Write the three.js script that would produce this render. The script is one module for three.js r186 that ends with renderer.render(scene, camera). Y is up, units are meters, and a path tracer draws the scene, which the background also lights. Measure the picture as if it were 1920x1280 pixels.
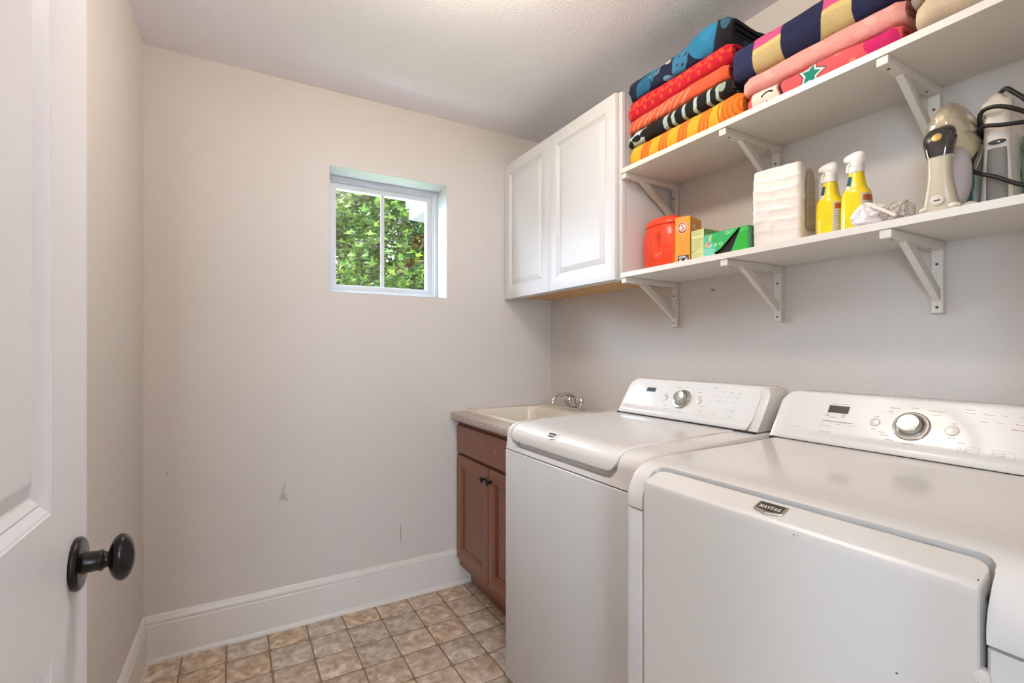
import * as THREE from 'three';
import { RoundedBoxGeometry } from 'three/addons/geometries/RoundedBoxGeometry.js';
import { mergeGeometries, mergeVertices, toCreasedNormals } from 'three/addons/utils/BufferGeometryUtils.js';
import { ImprovedNoise } from 'three/addons/math/ImprovedNoise.js';
import { Brush, Evaluator, SUBTRACTION } from 'three-bvh-csg';

// ---------------------------------------------------------------- camera, sky, sun, exposure
const scene = new THREE.Scene();
const FPX = 915.5;
const camera = new THREE.PerspectiveCamera(2 * Math.atan(640 / FPX) * 180 / Math.PI, 1.5, 0.02, 200);
camera.position.set(0, 1.2365, 0);
camera.rotation.set(0, -29.85 * Math.PI / 180, 0);
camera.setViewOffset(1920, 1280, 0, -15.7, 1920, 1280);
const renderer = new THREE.WebGLRenderer({ antialias: true });
renderer.toneMapping = THREE.LinearToneMapping;
renderer.toneMappingExposure = 0.97;
renderer.outputColorSpace = THREE.SRGBColorSpace;
renderer.shadowMap.enabled = true;
renderer.shadowMap.type = THREE.PCFSoftShadowMap;
scene.background = new THREE.Color(0.70, 0.83, 1.0);      // bright, evenly overcast sky
scene.backgroundIntensity = 42;
const sun = new THREE.DirectionalLight(0xfff0d8, 20);
sun.position.set(-9, 16, 4);
sun.target.position.set(2, 2, -7);
sun.castShadow = true;
sun.shadow.mapSize.set(2048, 2048);
Object.assign(sun.shadow.camera, { left: -12, right: 12, top: 12, bottom: -12, near: 0.5, far: 60 });
scene.add(sun, sun.target);
const LAMP_CD = 2.1, HALL_CD = 1.2;                        // ceiling lamps, candela

// ---------------------------------------------------------------- helpers
const rng = (s) => () => { s |= 0; s = s + 0x6D2B79F5 | 0; let t = Math.imul(s ^ s >>> 15, 1 | s); t = t + Math.imul(t ^ t >>> 7, 61 | t) ^ t; return ((t ^ t >>> 14) >>> 0) / 4294967296; };
const noise = new ImprovedNoise();
const fbm = (x, y, z, o = 4) => { let s = 0, a = .5; for (let i = 0; i < o; i++) { s += a * noise.noise(x, y, z + i * 7.3); x *= 2.03; y *= 2.03; z *= 2.03; a *= .5; } return s; };
const lerp = (a, b, t) => a + (b - a) * t, clamp = (v, a = 0, b = 1) => Math.min(b, Math.max(a, v));
const sstep = (a, b, x) => { const t = clamp((x - a) / (b - a)); return t * t * (3 - 2 * t); };
const used = {};
const numbered = (n) => { const k = used[n] = (used[n] ?? -1) + 1; return k ? `${n}_${String(k).padStart(3, '0')}` : n; };
function thing(name, label, category, p = [0, 0, 0], turn = 0, group) {
  const o = new THREE.Group(); o.name = numbered(name); o.position.set(...p); o.rotation.y = turn;
  o.userData = { label, category }; if (group) o.userData.group = group;
  scene.add(o); return o;
}
function struct(name, geo, mat) {
  const o = geo ? new THREE.Mesh(geo, mat) : new THREE.Group();
  o.name = name; o.userData = { kind: 'structure' }; scene.add(o); return o;
}
// a part whose geometry is given in world coordinates; its thing stands unturned at t.position
function part(t, name, geo, mat, label) {
  const w = new THREE.Vector3(); for (let q = t; q && q !== scene; q = q.parent) w.add(q.position);
  geo.translate(-w.x, -w.y, -w.z);
  return loc(t, name, geo, mat, label);
}
function loc(t, name, geo, mat, label) {
  const m = new THREE.Mesh(geo, mat); m.name = name; if (label) m.userData.label = label; t.add(m); return m;
}
const box = (x0, x1, y0, y1, z0, z1, r = 0, seg = 2) => {
  const g = r ? new RoundedBoxGeometry(x1 - x0, y1 - y0, z1 - z0, seg, r) : new THREE.BoxGeometry(x1 - x0, y1 - y0, z1 - z0);
  return g.translate((x0 + x1) / 2, (y0 + y1) / 2, (z0 + z1) / 2);
};
const strip = (g) => { const q = g.index ? g.toNonIndexed() : g; for (const k of Object.keys(q.attributes)) if (!['position', 'normal', 'uv'].includes(k)) q.deleteAttribute(k); return q; };
const merge = (...gs) => mergeGeometries(gs.flat().map(strip));
function volume(g) { const p = g.attributes.position, ix = g.index, n = ix ? ix.count : p.count, a = new THREE.Vector3(), b = new THREE.Vector3(), c = new THREE.Vector3(); let v = 0; for (let i = 0; i < n; i += 3) { const k = (j) => ix ? ix.getX(i + j) : i + j; a.fromBufferAttribute(p, k(0)); b.fromBufferAttribute(p, k(1)); c.fromBufferAttribute(p, k(2)); v += a.dot(b.cross(c)); } return v / 6; }
// rings of [x,y,z] joined into a skin
function loft(rings, { capA = true, capB = true, closed = true, crease = 0, fan = true } = {}) {
  const n = rings[0].length, m = rings.length, pos = [], uv = [], idx = [], nn = closed ? n + 1 : n;
  rings.forEach((r, j) => { for (let i = 0; i < nn; i++) { const p = r[i % n]; pos.push(p[0], p[1], p[2]); uv.push(i / n, j / (m - 1)); } });
  for (let j = 0; j < m - 1; j++) for (let i = 0; i < nn - 1; i++) { const a = j * nn + i, b = a + 1, c = a + nn, d = c + 1; idx.push(a, b, d, a, d, c); }
  const cap = (r, flip, v) => {
    const base = pos.length / 3; let c = [0, 0, 0];
    r.forEach((p) => { pos.push(...p); uv.push(.5, v); c = c.map((q, k) => q + p[k] / n); });
    if (fan) { pos.push(...c); uv.push(.5, v); for (let i = 0; i < n; i++) { const a = base + i, b = base + (i + 1) % n; flip ? idx.push(base + n, b, a) : idx.push(base + n, a, b); } }
    else { // flat outline of any shape: triangulate in its own plane
      const u = new THREE.Vector3(), nrm = new THREE.Vector3(); for (let i = 0; i < n; i++) { const p = r[i], q = r[(i + 1) % n]; nrm.x += (p[1] - q[1]) * (p[2] + q[2]); nrm.y += (p[2] - q[2]) * (p[0] + q[0]); nrm.z += (p[0] - q[0]) * (p[1] + q[1]); }
      nrm.normalize(); u.set(1, 0, 0); if (Math.abs(nrm.x) > .8) u.set(0, 1, 0); u.cross(nrm).normalize(); const w = nrm.clone().cross(u);
      const c2 = r.map((p) => { const q = new THREE.Vector3(...p); return new THREE.Vector2(q.dot(u), q.dot(w)); });
      for (const f of THREE.ShapeUtils.triangulateShape(c2, [])) idx.push(...f.map((k) => base + k));
    }
  };
  if (capA) cap(rings[0], true, 0); if (capB) cap(rings[m - 1], false, 1);
  let g = new THREE.BufferGeometry(); g.setAttribute('position', new THREE.Float32BufferAttribute(pos, 3)); g.setAttribute('uv', new THREE.Float32BufferAttribute(uv, 2)); g.setIndex(idx);
  if (capA && capB && volume(g) < 0) { for (let i = 0; i < idx.length; i += 3) { const q = idx[i]; idx[i] = idx[i + 1]; idx[i + 1] = q; } g.setIndex(idx); }
  if (crease) return toCreasedNormals(g, crease);
  g.computeVertexNormals();
  if (closed) { const N = g.attributes.normal; for (let j = 0; j < m; j++) { const a = j * nn, b = a + n, x = N.getX(a) + N.getX(b), y = N.getY(a) + N.getY(b), z = N.getZ(a) + N.getZ(b), l = Math.hypot(x, y, z) || 1; N.setXYZ(a, x / l, y / l, z / l); N.setXYZ(b, x / l, y / l, z / l); } }
  return g;
}
function rrect(x0, x1, y0, y1, r, k = 5) {               // rounded outline, counterclockwise
  const o = [], rr = Array.isArray(r) ? r : [r, r, r, r];
  [[x1, y1, 0], [x0, y1, 1], [x0, y0, 2], [x1, y0, 3]].forEach(([x, y, q]) => {
    const R = Math.max(rr[q], 1e-5), cx = x + (q === 0 || q === 3 ? -R : R), cy = y + (q < 2 ? -R : R);
    for (let i = 0; i <= k; i++) { const a = (q + i / k) * Math.PI / 2; o.push([cx + R * Math.cos(a), cy + R * Math.sin(a)]); }
  });
  return o;
}
const shapeOf = (pts) => new THREE.Shape(pts.map((p) => new THREE.Vector2(p[0], p[1])));
const extrude = (shape, depth, bev = 0, seg = 2, extra = {}) => new THREE.ExtrudeGeometry(shape, { depth: depth - 2 * bev, bevelEnabled: bev > 0, bevelThickness: bev, bevelSize: bev, bevelOffset: -bev, bevelSegments: seg, curveSegments: 10, ...extra }).translate(0, 0, bev);
// outline in (x, y), extruded along z from z0 to z1
const extrudeZ = (pts, z0, z1, bev = 0, seg = 2) => extrude(shapeOf(pts), z1 - z0, bev, seg).translate(0, 0, z0);
const rot = (g, m) => g.applyMatrix4(m);
const basis = (X, Y, Z, p = [0, 0, 0]) => new THREE.Matrix4().makeBasis(new THREE.Vector3(...X), new THREE.Vector3(...Y), new THREE.Vector3(...Z)).setPosition(...p);
// local front faces +z; map it to face -x with local x along +z
const FACE = (x, y, z) => basis([0, 0, 1], [0, 1, 0], [-1, 0, 0], [x, y, z]);
// rectangular rings stepping inwards: profile of [inset, height]
function nested(w, h, prof) {
  const ring = (i, d) => [[i, i, d], [w - i, i, d], [w - i, h - i, d], [i, h - i, d]];
  const pos = [], quad = (a, b, c, d) => pos.push(...a, ...b, ...c, ...a, ...c, ...d);
  for (let k = 0; k < prof.length - 1; k++) { const A = ring(...prof[k]), B = ring(...prof[k + 1]); for (let i = 0; i < 4; i++) { const j = (i + 1) % 4; quad(A[i], A[j], B[j], B[i]); } }
  quad(...ring(...prof[prof.length - 1]));
  const g = new THREE.BufferGeometry(); g.setAttribute('position', new THREE.Float32BufferAttribute(pos, 3));
  const uv = []; for (let i = 0; i < pos.length; i += 3) uv.push(pos[i], pos[i + 1]); g.setAttribute('uv', new THREE.Float32BufferAttribute(uv, 2));
  g.computeVertexNormals(); return g;
}
const tube = (pts, r, seg = 48, rad = 8, closed = false) => new THREE.TubeGeometry(new THREE.CatmullRomCurve3(pts.map((p) => new THREE.Vector3(...p)), closed), seg, r, rad, closed);
const lathe = (pts, seg = 28) => new THREE.LatheGeometry(pts.map((p) => new THREE.Vector2(...p)), seg);

// ---------------------------------------------------------------- textures and materials
function canvasTex(w, h, draw, srgb = true) {
  const c = document.createElement('canvas'); c.width = w; c.height = h; const g = c.getContext('2d'); draw(g, w, h);
  const t = new THREE.CanvasTexture(c); if (srgb) t.colorSpace = THREE.SRGBColorSpace; t.wrapS = t.wrapT = THREE.RepeatWrapping; t.anisotropy = 8; return t;
}
function dataTex(w, h, f, srgb = true) {
  const d = new Uint8Array(w * h * 4);
  for (let y = 0; y < h; y++) for (let x = 0; x < w; x++) { const c = f(x / w, y / h), k = (y * w + x) * 4; for (let i = 0; i < 3; i++) d[k + i] = clamp(Array.isArray(c) ? c[i] : c) * 255; d[k + 3] = 255; }
  const t = new THREE.DataTexture(d, w, h); if (srgb) t.colorSpace = THREE.SRGBColorSpace; t.magFilter = THREE.LinearFilter; t.minFilter = THREE.LinearMipmapLinearFilter; t.generateMipmaps = true; t.wrapS = t.wrapT = THREE.RepeatWrapping; t.needsUpdate = true; return t;
}
// noise that repeats without a seam over the unit square
const tileNoise = (u, v, f, o = 3, s = 0) => {
  const a = (x, y) => fbm(x * f + s, y * f, s * 1.7, o);
  return (a(u, v) * (1 - u) + a(u - 1, v) * u) * (1 - v) + (a(u, v - 1) * (1 - u) + a(u - 1, v - 1) * u) * v;
};
const again = (t, x, y = x) => { const c = t.clone(); c.repeat.set(x, y); c.needsUpdate = true; return c; };
const hex = (h) => [(h >> 16 & 255) / 255, (h >> 8 & 255) / 255, (h & 255) / 255];
const mix3 = (a, b, t) => a.map((v, i) => lerp(v, b[i], clamp(t)));
const std = (color, roughness = .5, o = {}) => new THREE.MeshStandardMaterial({ color, roughness, metalness: 0, ...o });
const phys = (color, roughness = .5, o = {}) => new THREE.MeshPhysicalMaterial({ color, roughness, metalness: 0, ...o });

const peel = dataTex(512, 512, (u, v) => .5 + .9 * tileNoise(u, v, 26, 2, 3), false);          // fine orange peel of rolled paint
const knock = dataTex(512, 512, (u, v) => .5 + 1.1 * sstep(-.12, .3, tileNoise(u, v, 17, 3, 9)) - .3, false); // sprayed ceiling texture
const WALL = '#d5cfca';
const wallPlain = std(WALL, .72, { bumpMap: again(peel, 3.2), bumpScale: .0006 });
const ceilMat = std('#f4f3fb', .9, { bumpMap: again(knock, 7.3), bumpScale: .0005 });
const trimMat = phys('#e4e0db', .32, { clearcoat: .15, clearcoatRoughness: .3 });
const doorMat = phys('#eef1f9', .34, { bumpMap: again(peel, 4), bumpScale: .0002 });
const cabWhite = phys('#dedee0', .4, { specularIntensity: .4 });
const shelfWhite = phys('#e6e2db', .38);
const bracketWhite = phys('#e2ded6', .42);
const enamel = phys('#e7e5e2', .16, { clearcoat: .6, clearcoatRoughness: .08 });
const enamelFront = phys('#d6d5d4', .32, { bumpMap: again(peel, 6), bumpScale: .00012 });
const plasticWhite = phys('#e7e3dd', .3);
const blackMat = std('#0d0c0b', .6);
const bronze = phys('#15110f', .26, { metalness: .55, clearcoat: .3, clearcoatRoughness: .2 });
const chrome = std('#d9d9d8', .09, { metalness: 1 });
const silver = std('#b9bab6', .28, { metalness: .85 });
const screwMat = std('#55524d', .45, { metalness: .7 });

// ---------------------------------------------------------------- the room
const X0 = -.302, X1 = 1.634, ZF = -2.387, H = 2.44, LEAN = 1.575 * Math.PI / 180;
const WX0 = .391, WX1 = .977, WY0 = 1.5045, WY1 = 2.096;   // window opening
// window wall, its paint marked by scuffs
const farPaint = canvasTex(2048, 2048, (g, w, h) => {
  g.fillStyle = WALL; g.fillRect(0, 0, w, h);
  const X = (x) => (x + .4) / 2.2 * w, Y = (y) => h - y / 2.6 * h, R = rng(5);
  g.lineCap = 'round';
  const mark = (x, y, n, dx, dy, col, wd) => { g.strokeStyle = col; for (let i = 0; i < n; i++) { g.lineWidth = wd * (.4 + R()); g.beginPath(); const a = x + (R() - .5) * dx, b = y + (R() - .5) * dy; g.moveTo(X(a), Y(b)); g.lineTo(X(a + (R() - .35) * dx * .5), Y(b + (R() - .5) * dy * .6)); g.stroke(); } };
  g.fillStyle = 'rgba(150,140,152,.2)'; g.beginPath(); g.moveTo(X(.203), Y(.645)); g.quadraticCurveTo(X(.2), Y(.6), X(.226), Y(.552)); g.lineTo(X(.2), Y(.572)); g.lineTo(X(.168), Y(.553)); g.quadraticCurveTo(X(.188), Y(.6), X(.203), Y(.645)); g.fill(); g.fillStyle = 'rgba(135,124,132,.16)'; g.beginPath(); g.moveTo(X(.2), Y(.6)); g.lineTo(X(.215), Y(.57)); g.lineTo(X(.185), Y(.575)); g.fill(); mark(.197, .585, 26, .034, .05, 'rgba(130,118,128,.2)', 1.8); mark(.2, .615, 14, .014, .04, 'rgba(130,118,128,.2)', 1.6); g.strokeStyle = 'rgba(120,108,112,.5)'; g.lineWidth = 2; g.beginPath(); g.moveTo(X(.2035), Y(.647)); g.lineTo(X(.207), Y(.622)); g.stroke();
  g.strokeStyle = 'rgba(112,100,98,.75)'; g.fillStyle = 'rgba(125,113,110,.7)'; g.beginPath(); g.moveTo(X(.7275), Y(.383)); g.quadraticCurveTo(X(.7335), Y(.34), X(.7335), Y(.3)); g.lineTo(X(.7318), Y(.262)); g.quadraticCurveTo(X(.729), Y(.3), X(.7275), Y(.383)); g.fill();
  mark(-.2256, .74, 4, .006, .006, 'rgba(90,82,76,.6)', 2.5); mark(.35, .8, 3, .05, .02, 'rgba(140,128,120,.3)', 2);
});
const farMat = std('#ffffff', .72, { map: farPaint, bumpMap: again(peel, 3.2 * 2.2 / 2.2), bumpScale: .0006 });
{ // u, v over the same 2.2 x 2.6 m sheet
  const s = shapeOf([[X0 - .1, -.02], [X1 + .1, -.02], [X1 + .1, H + .02], [X0 - .1, H + .02]]);
  s.holes.push(new THREE.Path([[WX0, WY0], [WX0, WY1], [WX1, WY1], [WX1, WY0]].map((p) => new THREE.Vector2(...p))));
  const g = extrude(s, .22).translate(0, 0, ZF - .22), uv = g.attributes.uv, p = g.attributes.position;
  for (let i = 0; i < uv.count; i++) uv.setXY(i, (p.getX(i) + .4) / 2.2, p.getY(i) / 2.6);
  farMat.bumpMap.repeat.set(7, 8.3);
  struct('wall_far', g, farMat);
}
const metreUV = (g, a = 0, b = 1) => { const p = g.attributes.position, u = new Float32Array(p.count * 2), n = g.attributes.normal; for (let i = 0; i < p.count; i++) { const ax = Math.abs(n.getX(i)), ay = Math.abs(n.getY(i)), az = Math.abs(n.getZ(i)), q = [p.getX(i), p.getY(i), p.getZ(i)]; const [s, t] = ay > ax && ay > az ? [q[0], q[2]] : ax > az ? [q[2], q[1]] : [q[0], q[1]]; u[i * 2] = s; u[i * 2 + 1] = t; } g.setAttribute('uv', new THREE.BufferAttribute(u, 2)); return g; };
{
  const w = struct('wall_right', metreUV(box(X1, X1 + .12, -.02, H + .02, ZF - .2, 2.3)), wallPlain);
  const mk = lathe([[0, 0], [.008, 0], [.011, .0012], [.008, .0022], [0, .0024]], 16); mk.scale(1, 1, .42); mk.rotateZ(Math.PI / 2); mk.rotateX(Math.PI / 2 + .25);
  part(w, 'chip', mk.translate(X1, 1.4715, -1.266), std('#a89a92', .8), 'small grey chip in the paint below the lower shelf');
}
const LW = new THREE.Group();
{ // left wall, slightly out of square
  const g = metreUV(box(-.12, 0, -.02, H + .02, -.15, 2.34));
  const m = struct('wall_left', g, wallPlain); m.position.set(X0, 0, ZF); m.rotation.y = -LEAN;
}
struct('ceiling', metreUV(box(-1.4, X1 + .1, H, H + .12, ZF - .2, 2.3)), ceilMat);
// back wall with the doorway the photograph is taken through, and the hall behind it
const DX0 = -.215, DX1 = .665, BZ0 = -.055, BZ1 = .065;
struct('wall_back', metreUV(merge(box(-.5, DX0 - .02, -.02, H, BZ0, BZ1), box(DX1 + .02, X1, -.02, H, BZ0, BZ1), box(DX0 - .02, DX1 + .02, 2.06, H, BZ0, BZ1))), wallPlain);
struct('trim_1', merge(box(DX0 - .02, DX0, 0, 2.06, BZ0, BZ1), box(DX1, DX1 + .02, 0, 2.06, BZ0, BZ1), box(DX0, DX1, 2.04, 2.06, BZ0, BZ1)), trimMat);
struct('wall_hall', metreUV(merge(box(-1.5, -1.4, -.02, H, BZ0, .5), box(-1.5, -1.4, -.02, H, .95, 2.3), box(-1.5, -1.4, -.02, 1.15, .5, .95), box(-1.5, -1.4, 1.9, H, .5, .95), box(-1.4, -.8, -.02, H, 2.2, 2.3), box(-.1, X1, -.02, H, 2.2, 2.3), box(-.8, -.1, -.02, 1.1, 2.2, 2.3), box(-.8, -.1, 2.05, H, 2.2, 2.3), box(-1.4, -.5, -.02, H, BZ0, BZ1))), wallPlain);

{ // the hall window whose daylight comes in past the camera
  const w = struct('window_2'); w.position.set(-.45, 1.1, 2.25); const v = phys('#e6e7e8', .35);
  const fr = shapeOf([[-.8, 1.1], [-.1, 1.1], [-.1, 2.05], [-.8, 2.05]]); for (const [a, b] of [[-.76, -.46], [-.44, -.14]]) fr.holes.push(new THREE.Path([[a, 1.14], [a, 2.01], [b, 2.01], [b, 1.14]].map((p) => new THREE.Vector2(...p))));
  part(w, 'frame', extrude(fr, .06).translate(0, 0, 2.22), v);
}

{ // side window of the hall
  const w = struct('window_3'); w.position.set(-1.45, 1.15, .725); const v = phys('#e6e7e8', .35);
  const fr = shapeOf([[.5, 1.15], [.95, 1.15], [.95, 1.9], [.5, 1.9]]); fr.holes.push(new THREE.Path([[.54, 1.19], [.54, 1.86], [.91, 1.86], [.91, 1.19]].map((p) => new THREE.Vector2(...p))));
  part(w, 'frame', rot(extrude(fr, .06), FACE(-1.42, 0, 0)), v);
}

// ---------------------------------------------------------------- floor tiles
const TX = .1346, TZ = -2.2425, TP = .1545, TPZ = .1543;
{
  const floor = struct('floor', metreUV(box(-1.5, X1 + .1, -.1, -.0022, ZF - .2, 2.3)), std('#8f7a66', .7, { bumpMap: again(peel, 5), bumpScale: .0008 }));
  const R = rng(21), tileTex = [], tileMats = [];
  const pal = [[0xb9a795, 0xd5c6b5, 0x96826f], [0xbfac99, 0xdccdbb, 0x9c8773], [0xb5a698, 0xd0c4b7, 0x918172], [0xbca68f, 0xd9c6b0, 0x987f67], [0xb8aa9d, 0xd5cabd, 0x968779], [0xbaa791, 0xd8c8b4, 0x9a8570]].map((a) => a.map(hex));
  pal.forEach(([a, b, c], k) => {
    const t = dataTex(192, 192, (u, v) => {
      const wx = .14 * fbm(u * 3 + 5, v * 3 + k, 1.7, 3), wy = .14 * fbm(u * 3 + 40, v * 3, k + 4.1, 3), n = fbm((u + wx) * 4.4 + k * 9.1, (v + wy) * 4.4, k * 3.3, 6), m = fbm((u + wy) * 4 + 31 + k, (v + wx) * 4, k + 2.2, 6), f = fbm(u * 50, v * 50, k, 3);
      let col = mix3(a, b, sstep(-.1, .35, n)); col = mix3(col, c, sstep(-.08, .42, m) * .8); col = mix3(col, c.map((q) => q * .82), sstep(.1, .4, -n) * .4);
      const e = Math.min(u, 1 - u, v, 1 - v) + .018 * fbm(u * 20, v * 20, k + 5, 2); col = mix3(col, hex(0xe2d6c6), (1 - sstep(.012, .05, e)) * .6);   // worn pale rim
      return col.map((q) => q * 1.06 + f * .16);
    });
    tileMats.push(std('#ffffff', .5, { map: t, bumpMap: t, bumpScale: .0006 }));
  });
  const geos = [];
  for (let k = 0; k < 6; k++) {                             // uneven hand-cut outlines, a few variants
    const hw = TP / 2 - .0042, o = rrect(-hw, hw, -hw, hw, [.006 + R() * .008, .006 + R() * .008, .006 + R() * .008, .006 + R() * .008], 2).map(([x, y]) => [x + (R() - .5) * .0022, y + (R() - .5) * .0022]);
    const ring = (i, y) => o.map(([a, b]) => [a * (1 - i / hw), y, -b * (1 - i / hw)]);
    const g = loft([ring(0, -.003), ring(0, -.0009), ring(.0016, 0)], { crease: .5 });
    const p = g.attributes.position, uv = g.attributes.uv; for (let i = 0; i < uv.count; i++) uv.setXY(i, p.getX(i) / TP + .5, p.getZ(i) / TP + .5);
    geos.push(g);
  }
  for (let j = -1; j < 14; j++) for (let i = -3; i < 7; i++) {
    const x = TX + (i + .5) * TP, z = TZ + (j + .5) * TPZ; if (x > 1.2 && z > -1.75) continue;
    const m = new THREE.Mesh(geos[R() * 6 | 0], tileMats[R() * 6 | 0]); m.name = numbered('tile'); m.rotation.y = (R() * 4 | 0) * Math.PI / 2; m.position.set(x, 0, z); floor.add(m);
  }
}

// ---------------------------------------------------------------- baseboards
{
  const board = [[0, .022], [.015, .022], [.015, .148], [.0125, .152], [.0125, .157], [.0145, .161], [.0135, .172], [.009, .179], [.0085, .183], [.006, .186], [0, .186]];
  const shoe = [[0, 0], [.021, 0], [.0205, .006], [.019, .012], [.0165, .0165], [.015, .02], [.015, .022], [0, .022]];
  const along = (p, len) => toCreasedNormals(extrude(shapeOf(p), len), .5);
  const f = struct('baseboard_far'); f.position.set(X0, 0, ZF);
  const M = basis([0, 0, 1], [0, 1, 0], [-1, 0, 0], [1.42, 0, 0]);
  const dirt = std('#d2c9bd', .6);
  loc(f, 'skirting', rot(along(board, 1.42), M), trimMat); loc(f, 'shoe_molding', rot(along(shoe, 1.42), M), trimMat);
  { // dark dust caught along the shoe molding, a few grains of its own
    const R = rng(3), gs = []; for (let i = 0; i < 90; i++) { const s = new THREE.IcosahedronGeometry(.0007 + R() * R() * .0024, 0); s.scale(1.6, .5, .8); s.translate(.07 + Math.pow(R(), 1.3) * .27, .002 + R() * R() * .016, .0203 + R() * .0012); gs.push(s); }
    const d = loc(f, 'dirt', merge(gs), std('#968b7e', .9), 'dark specks of dirt at the foot of the board'); d.userData.kind = 'stuff';
  }
  const l = struct('baseboard_left'); l.position.set(X0, 0, ZF); l.rotation.y = -LEAN;
  const N = basis([1, 0, 0], [0, 1, 0], [0, 0, 1], [0, 0, 0]);
  loc(l, 'skirting', rot(along(board, 2.3), N), trimMat); loc(l, 'shoe_molding', rot(along(shoe, 2.3), N), trimMat);
}

// ---------------------------------------------------------------- window
{
  const w = struct('window_1'); w.position.set((WX0 + WX1) / 2, WY0, ZF);
  const white = phys('#c6c9cc', .4, { specularIntensity: .6 }), vinyl = phys('#cccfd3', .4, { specularIntensity: .6 }), z0 = ZF - .125;
  // jamb boards lining the opening
  part(w, 'jamb', box(WX0, WX0 + .003, WY0, WY1, ZF - .2, ZF + .0005), white); part(w, 'jamb', box(WX1 - .003, WX1, WY0, WY1, ZF - .2, ZF + .0005), white);
  part(w, 'head', box(WX0, WX1, WY1 - .003, WY1, ZF - .2, ZF + .0005), white); part(w, 'sill', box(WX0, WX1, WY0, WY0 + .003, ZF - .2, ZF + .0008), white);
  const frame = (i, wd, za, zb, nm, mt) => {
    const s = shapeOf([[WX0 + i, WY0 + i], [WX1 - i, WY0 + i], [WX1 - i, WY1 - i], [WX0 + i, WY1 - i]]); const k = i + wd;
    s.holes.push(new THREE.Path([[WX0 + k, WY0 + k], [WX0 + k, WY1 - k], [WX1 - k, WY1 - k], [WX1 - k, WY0 + k]].map((p) => new THREE.Vector2(...p))));
    return part(w, nm, extrude(s, zb - za, .0015, 1).translate(0, 0, za), mt);
  };
  frame(.003, .019, z0 - .07, z0, 'frame', vinyl); frame(.02, .01, z0 - .07, z0 - .009, 'stop', vinyl); frame(.029, .028, z0 - .06, z0 - .022, 'sash', vinyl);
  const gz = z0 - .042, cx = .683, glass = phys('#ffffff', .02, { transmission: 1, thickness: 0, ior: 1.5 });
  part(w, 'muntin', box(cx - .009, cx + .009, WY0 + .056, WY1 - .056, gz - .004, gz + .006, .0015, 1), vinyl);
  part(w, 'pane', box(WX0 + .056, cx - .008, WY0 + .056, WY1 - .056, gz - .001, gz), glass); part(w, 'pane', box(cx + .008, WX1 - .056, WY0 + .056, WY1 - .056, gz - .001, gz), glass);
}

// ---------------------------------------------------------------- the open door at the left
{
  const d = struct('door_1'); const Wd = .86, Hd = 2.03, T = .035; // local x runs from the hinge to the free edge, front faces the room
  const a = 1.2 * Math.PI / 180, fx = -.187, fz = -.9455;
  d.position.set(fx - Math.sin(a) * Wd, .008, fz + Math.cos(a) * Wd); // hinge side
  d.rotation.y = Math.PI / 2 - a;
  const st = .1535, P = [[st, .24, Wd - st, .853], [st, 1.0305, Wd - st, 1.9]];
  const s = shapeOf([[0, 0], [Wd, 0], [Wd, Hd], [0, Hd]]);
  for (const [x0, y0, x1, y1] of P) s.holes.push(new THREE.Path([[x0, y0], [x0, y1], [x1, y1], [x1, y0]].map((p) => new THREE.Vector2(...p))));
  loc(d, 'frame', toCreasedNormals(extrude(s, T, .0015, 1).translate(0, 0, -T), .3), doorMat);
  const prof = [[0, -.0012], [.003, -.002], [.0125, -.0075], [.0145, -.0078], [.0155, -.0066], [.0255, -.0118], [.028, -.0122], [.049, -.0035], [.052, -.003]];
  for (const [x0, y0, x1, y1] of P) loc(d, 'panel', merge(nested(x1 - x0, y1 - y0, prof).translate(x0, y0, 0), box(x0 - .002, x1 + .002, y0 - .002, y1 + .002, -T + .006, -.014)), doorMat);
  // knob: rose, neck and egg
  const kx = Wd - .0585, ky = .932;
  const k = loc(d, 'door_knob', lathe([[0, 0], [.0355, 0], [.0362, .0025], [.036, .0055], [.0335, .0085], [.028, .0095], [.0165, .0098], [.0145, .012], [.0135, .026], [.0145, .0275], [.0145, .0305], [.0118, .032], [.0105, .036], [.0115, .04]], 40), bronze, 'dark bronze round rose and neck'); k.rotation.x = Math.PI / 2; k.position.set(kx, ky, 0);
  const egg = new THREE.SphereGeometry(1, 36, 24); egg.scale(.0235, .0155, .033); egg.translate(0, .0515, 0);
  loc(k, 'grip', egg, bronze, 'dark bronze egg-shaped grip');
  loc(d, 'latch_plate', box(Wd - .0008, Wd + .0008, ky - .028, ky + .028, -.03, -.005), bronze);
}

// ---------------------------------------------------------------- ceiling lamp, just above the frame
function ceilingLamp(label, x, z, cd, warm) {
  const t = thing('ceiling_lamp', label, 'lamp', [x, H, z]);
  loc(t, 'canopy', lathe([[0, 0], [.165, 0], [.17, -.008], [.168, -.022], [.155, -.026], [0, -.026]], 40), silver);
  const dome = lathe([[.158, -.0245], [.16, -.05], [.152, -.085], [.13, -.115], [.095, -.137], [.05, -.149], [0, -.152]], 48);
  loc(t, 'shade', dome, phys('#fff6e8', .4, { emissive: warm, emissiveIntensity: 3.6 }), 'frosted glass bowl shade');
  const p = new THREE.PointLight(warm, cd, 0, 2); p.position.set(0, -.1, 0); p.castShadow = true; p.shadow.radius = 3.5; p.shadow.bias = -.002; t.add(p);
}
ceilingLamp('frosted bowl lamp on the laundry room ceiling above the washer', 0.52, -1.09, LAMP_CD, '#fff0de');
ceilingLamp('frosted bowl lamp on the hall ceiling behind the camera', .25, 1.15, HALL_CD, '#f4f5ff');
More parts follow.
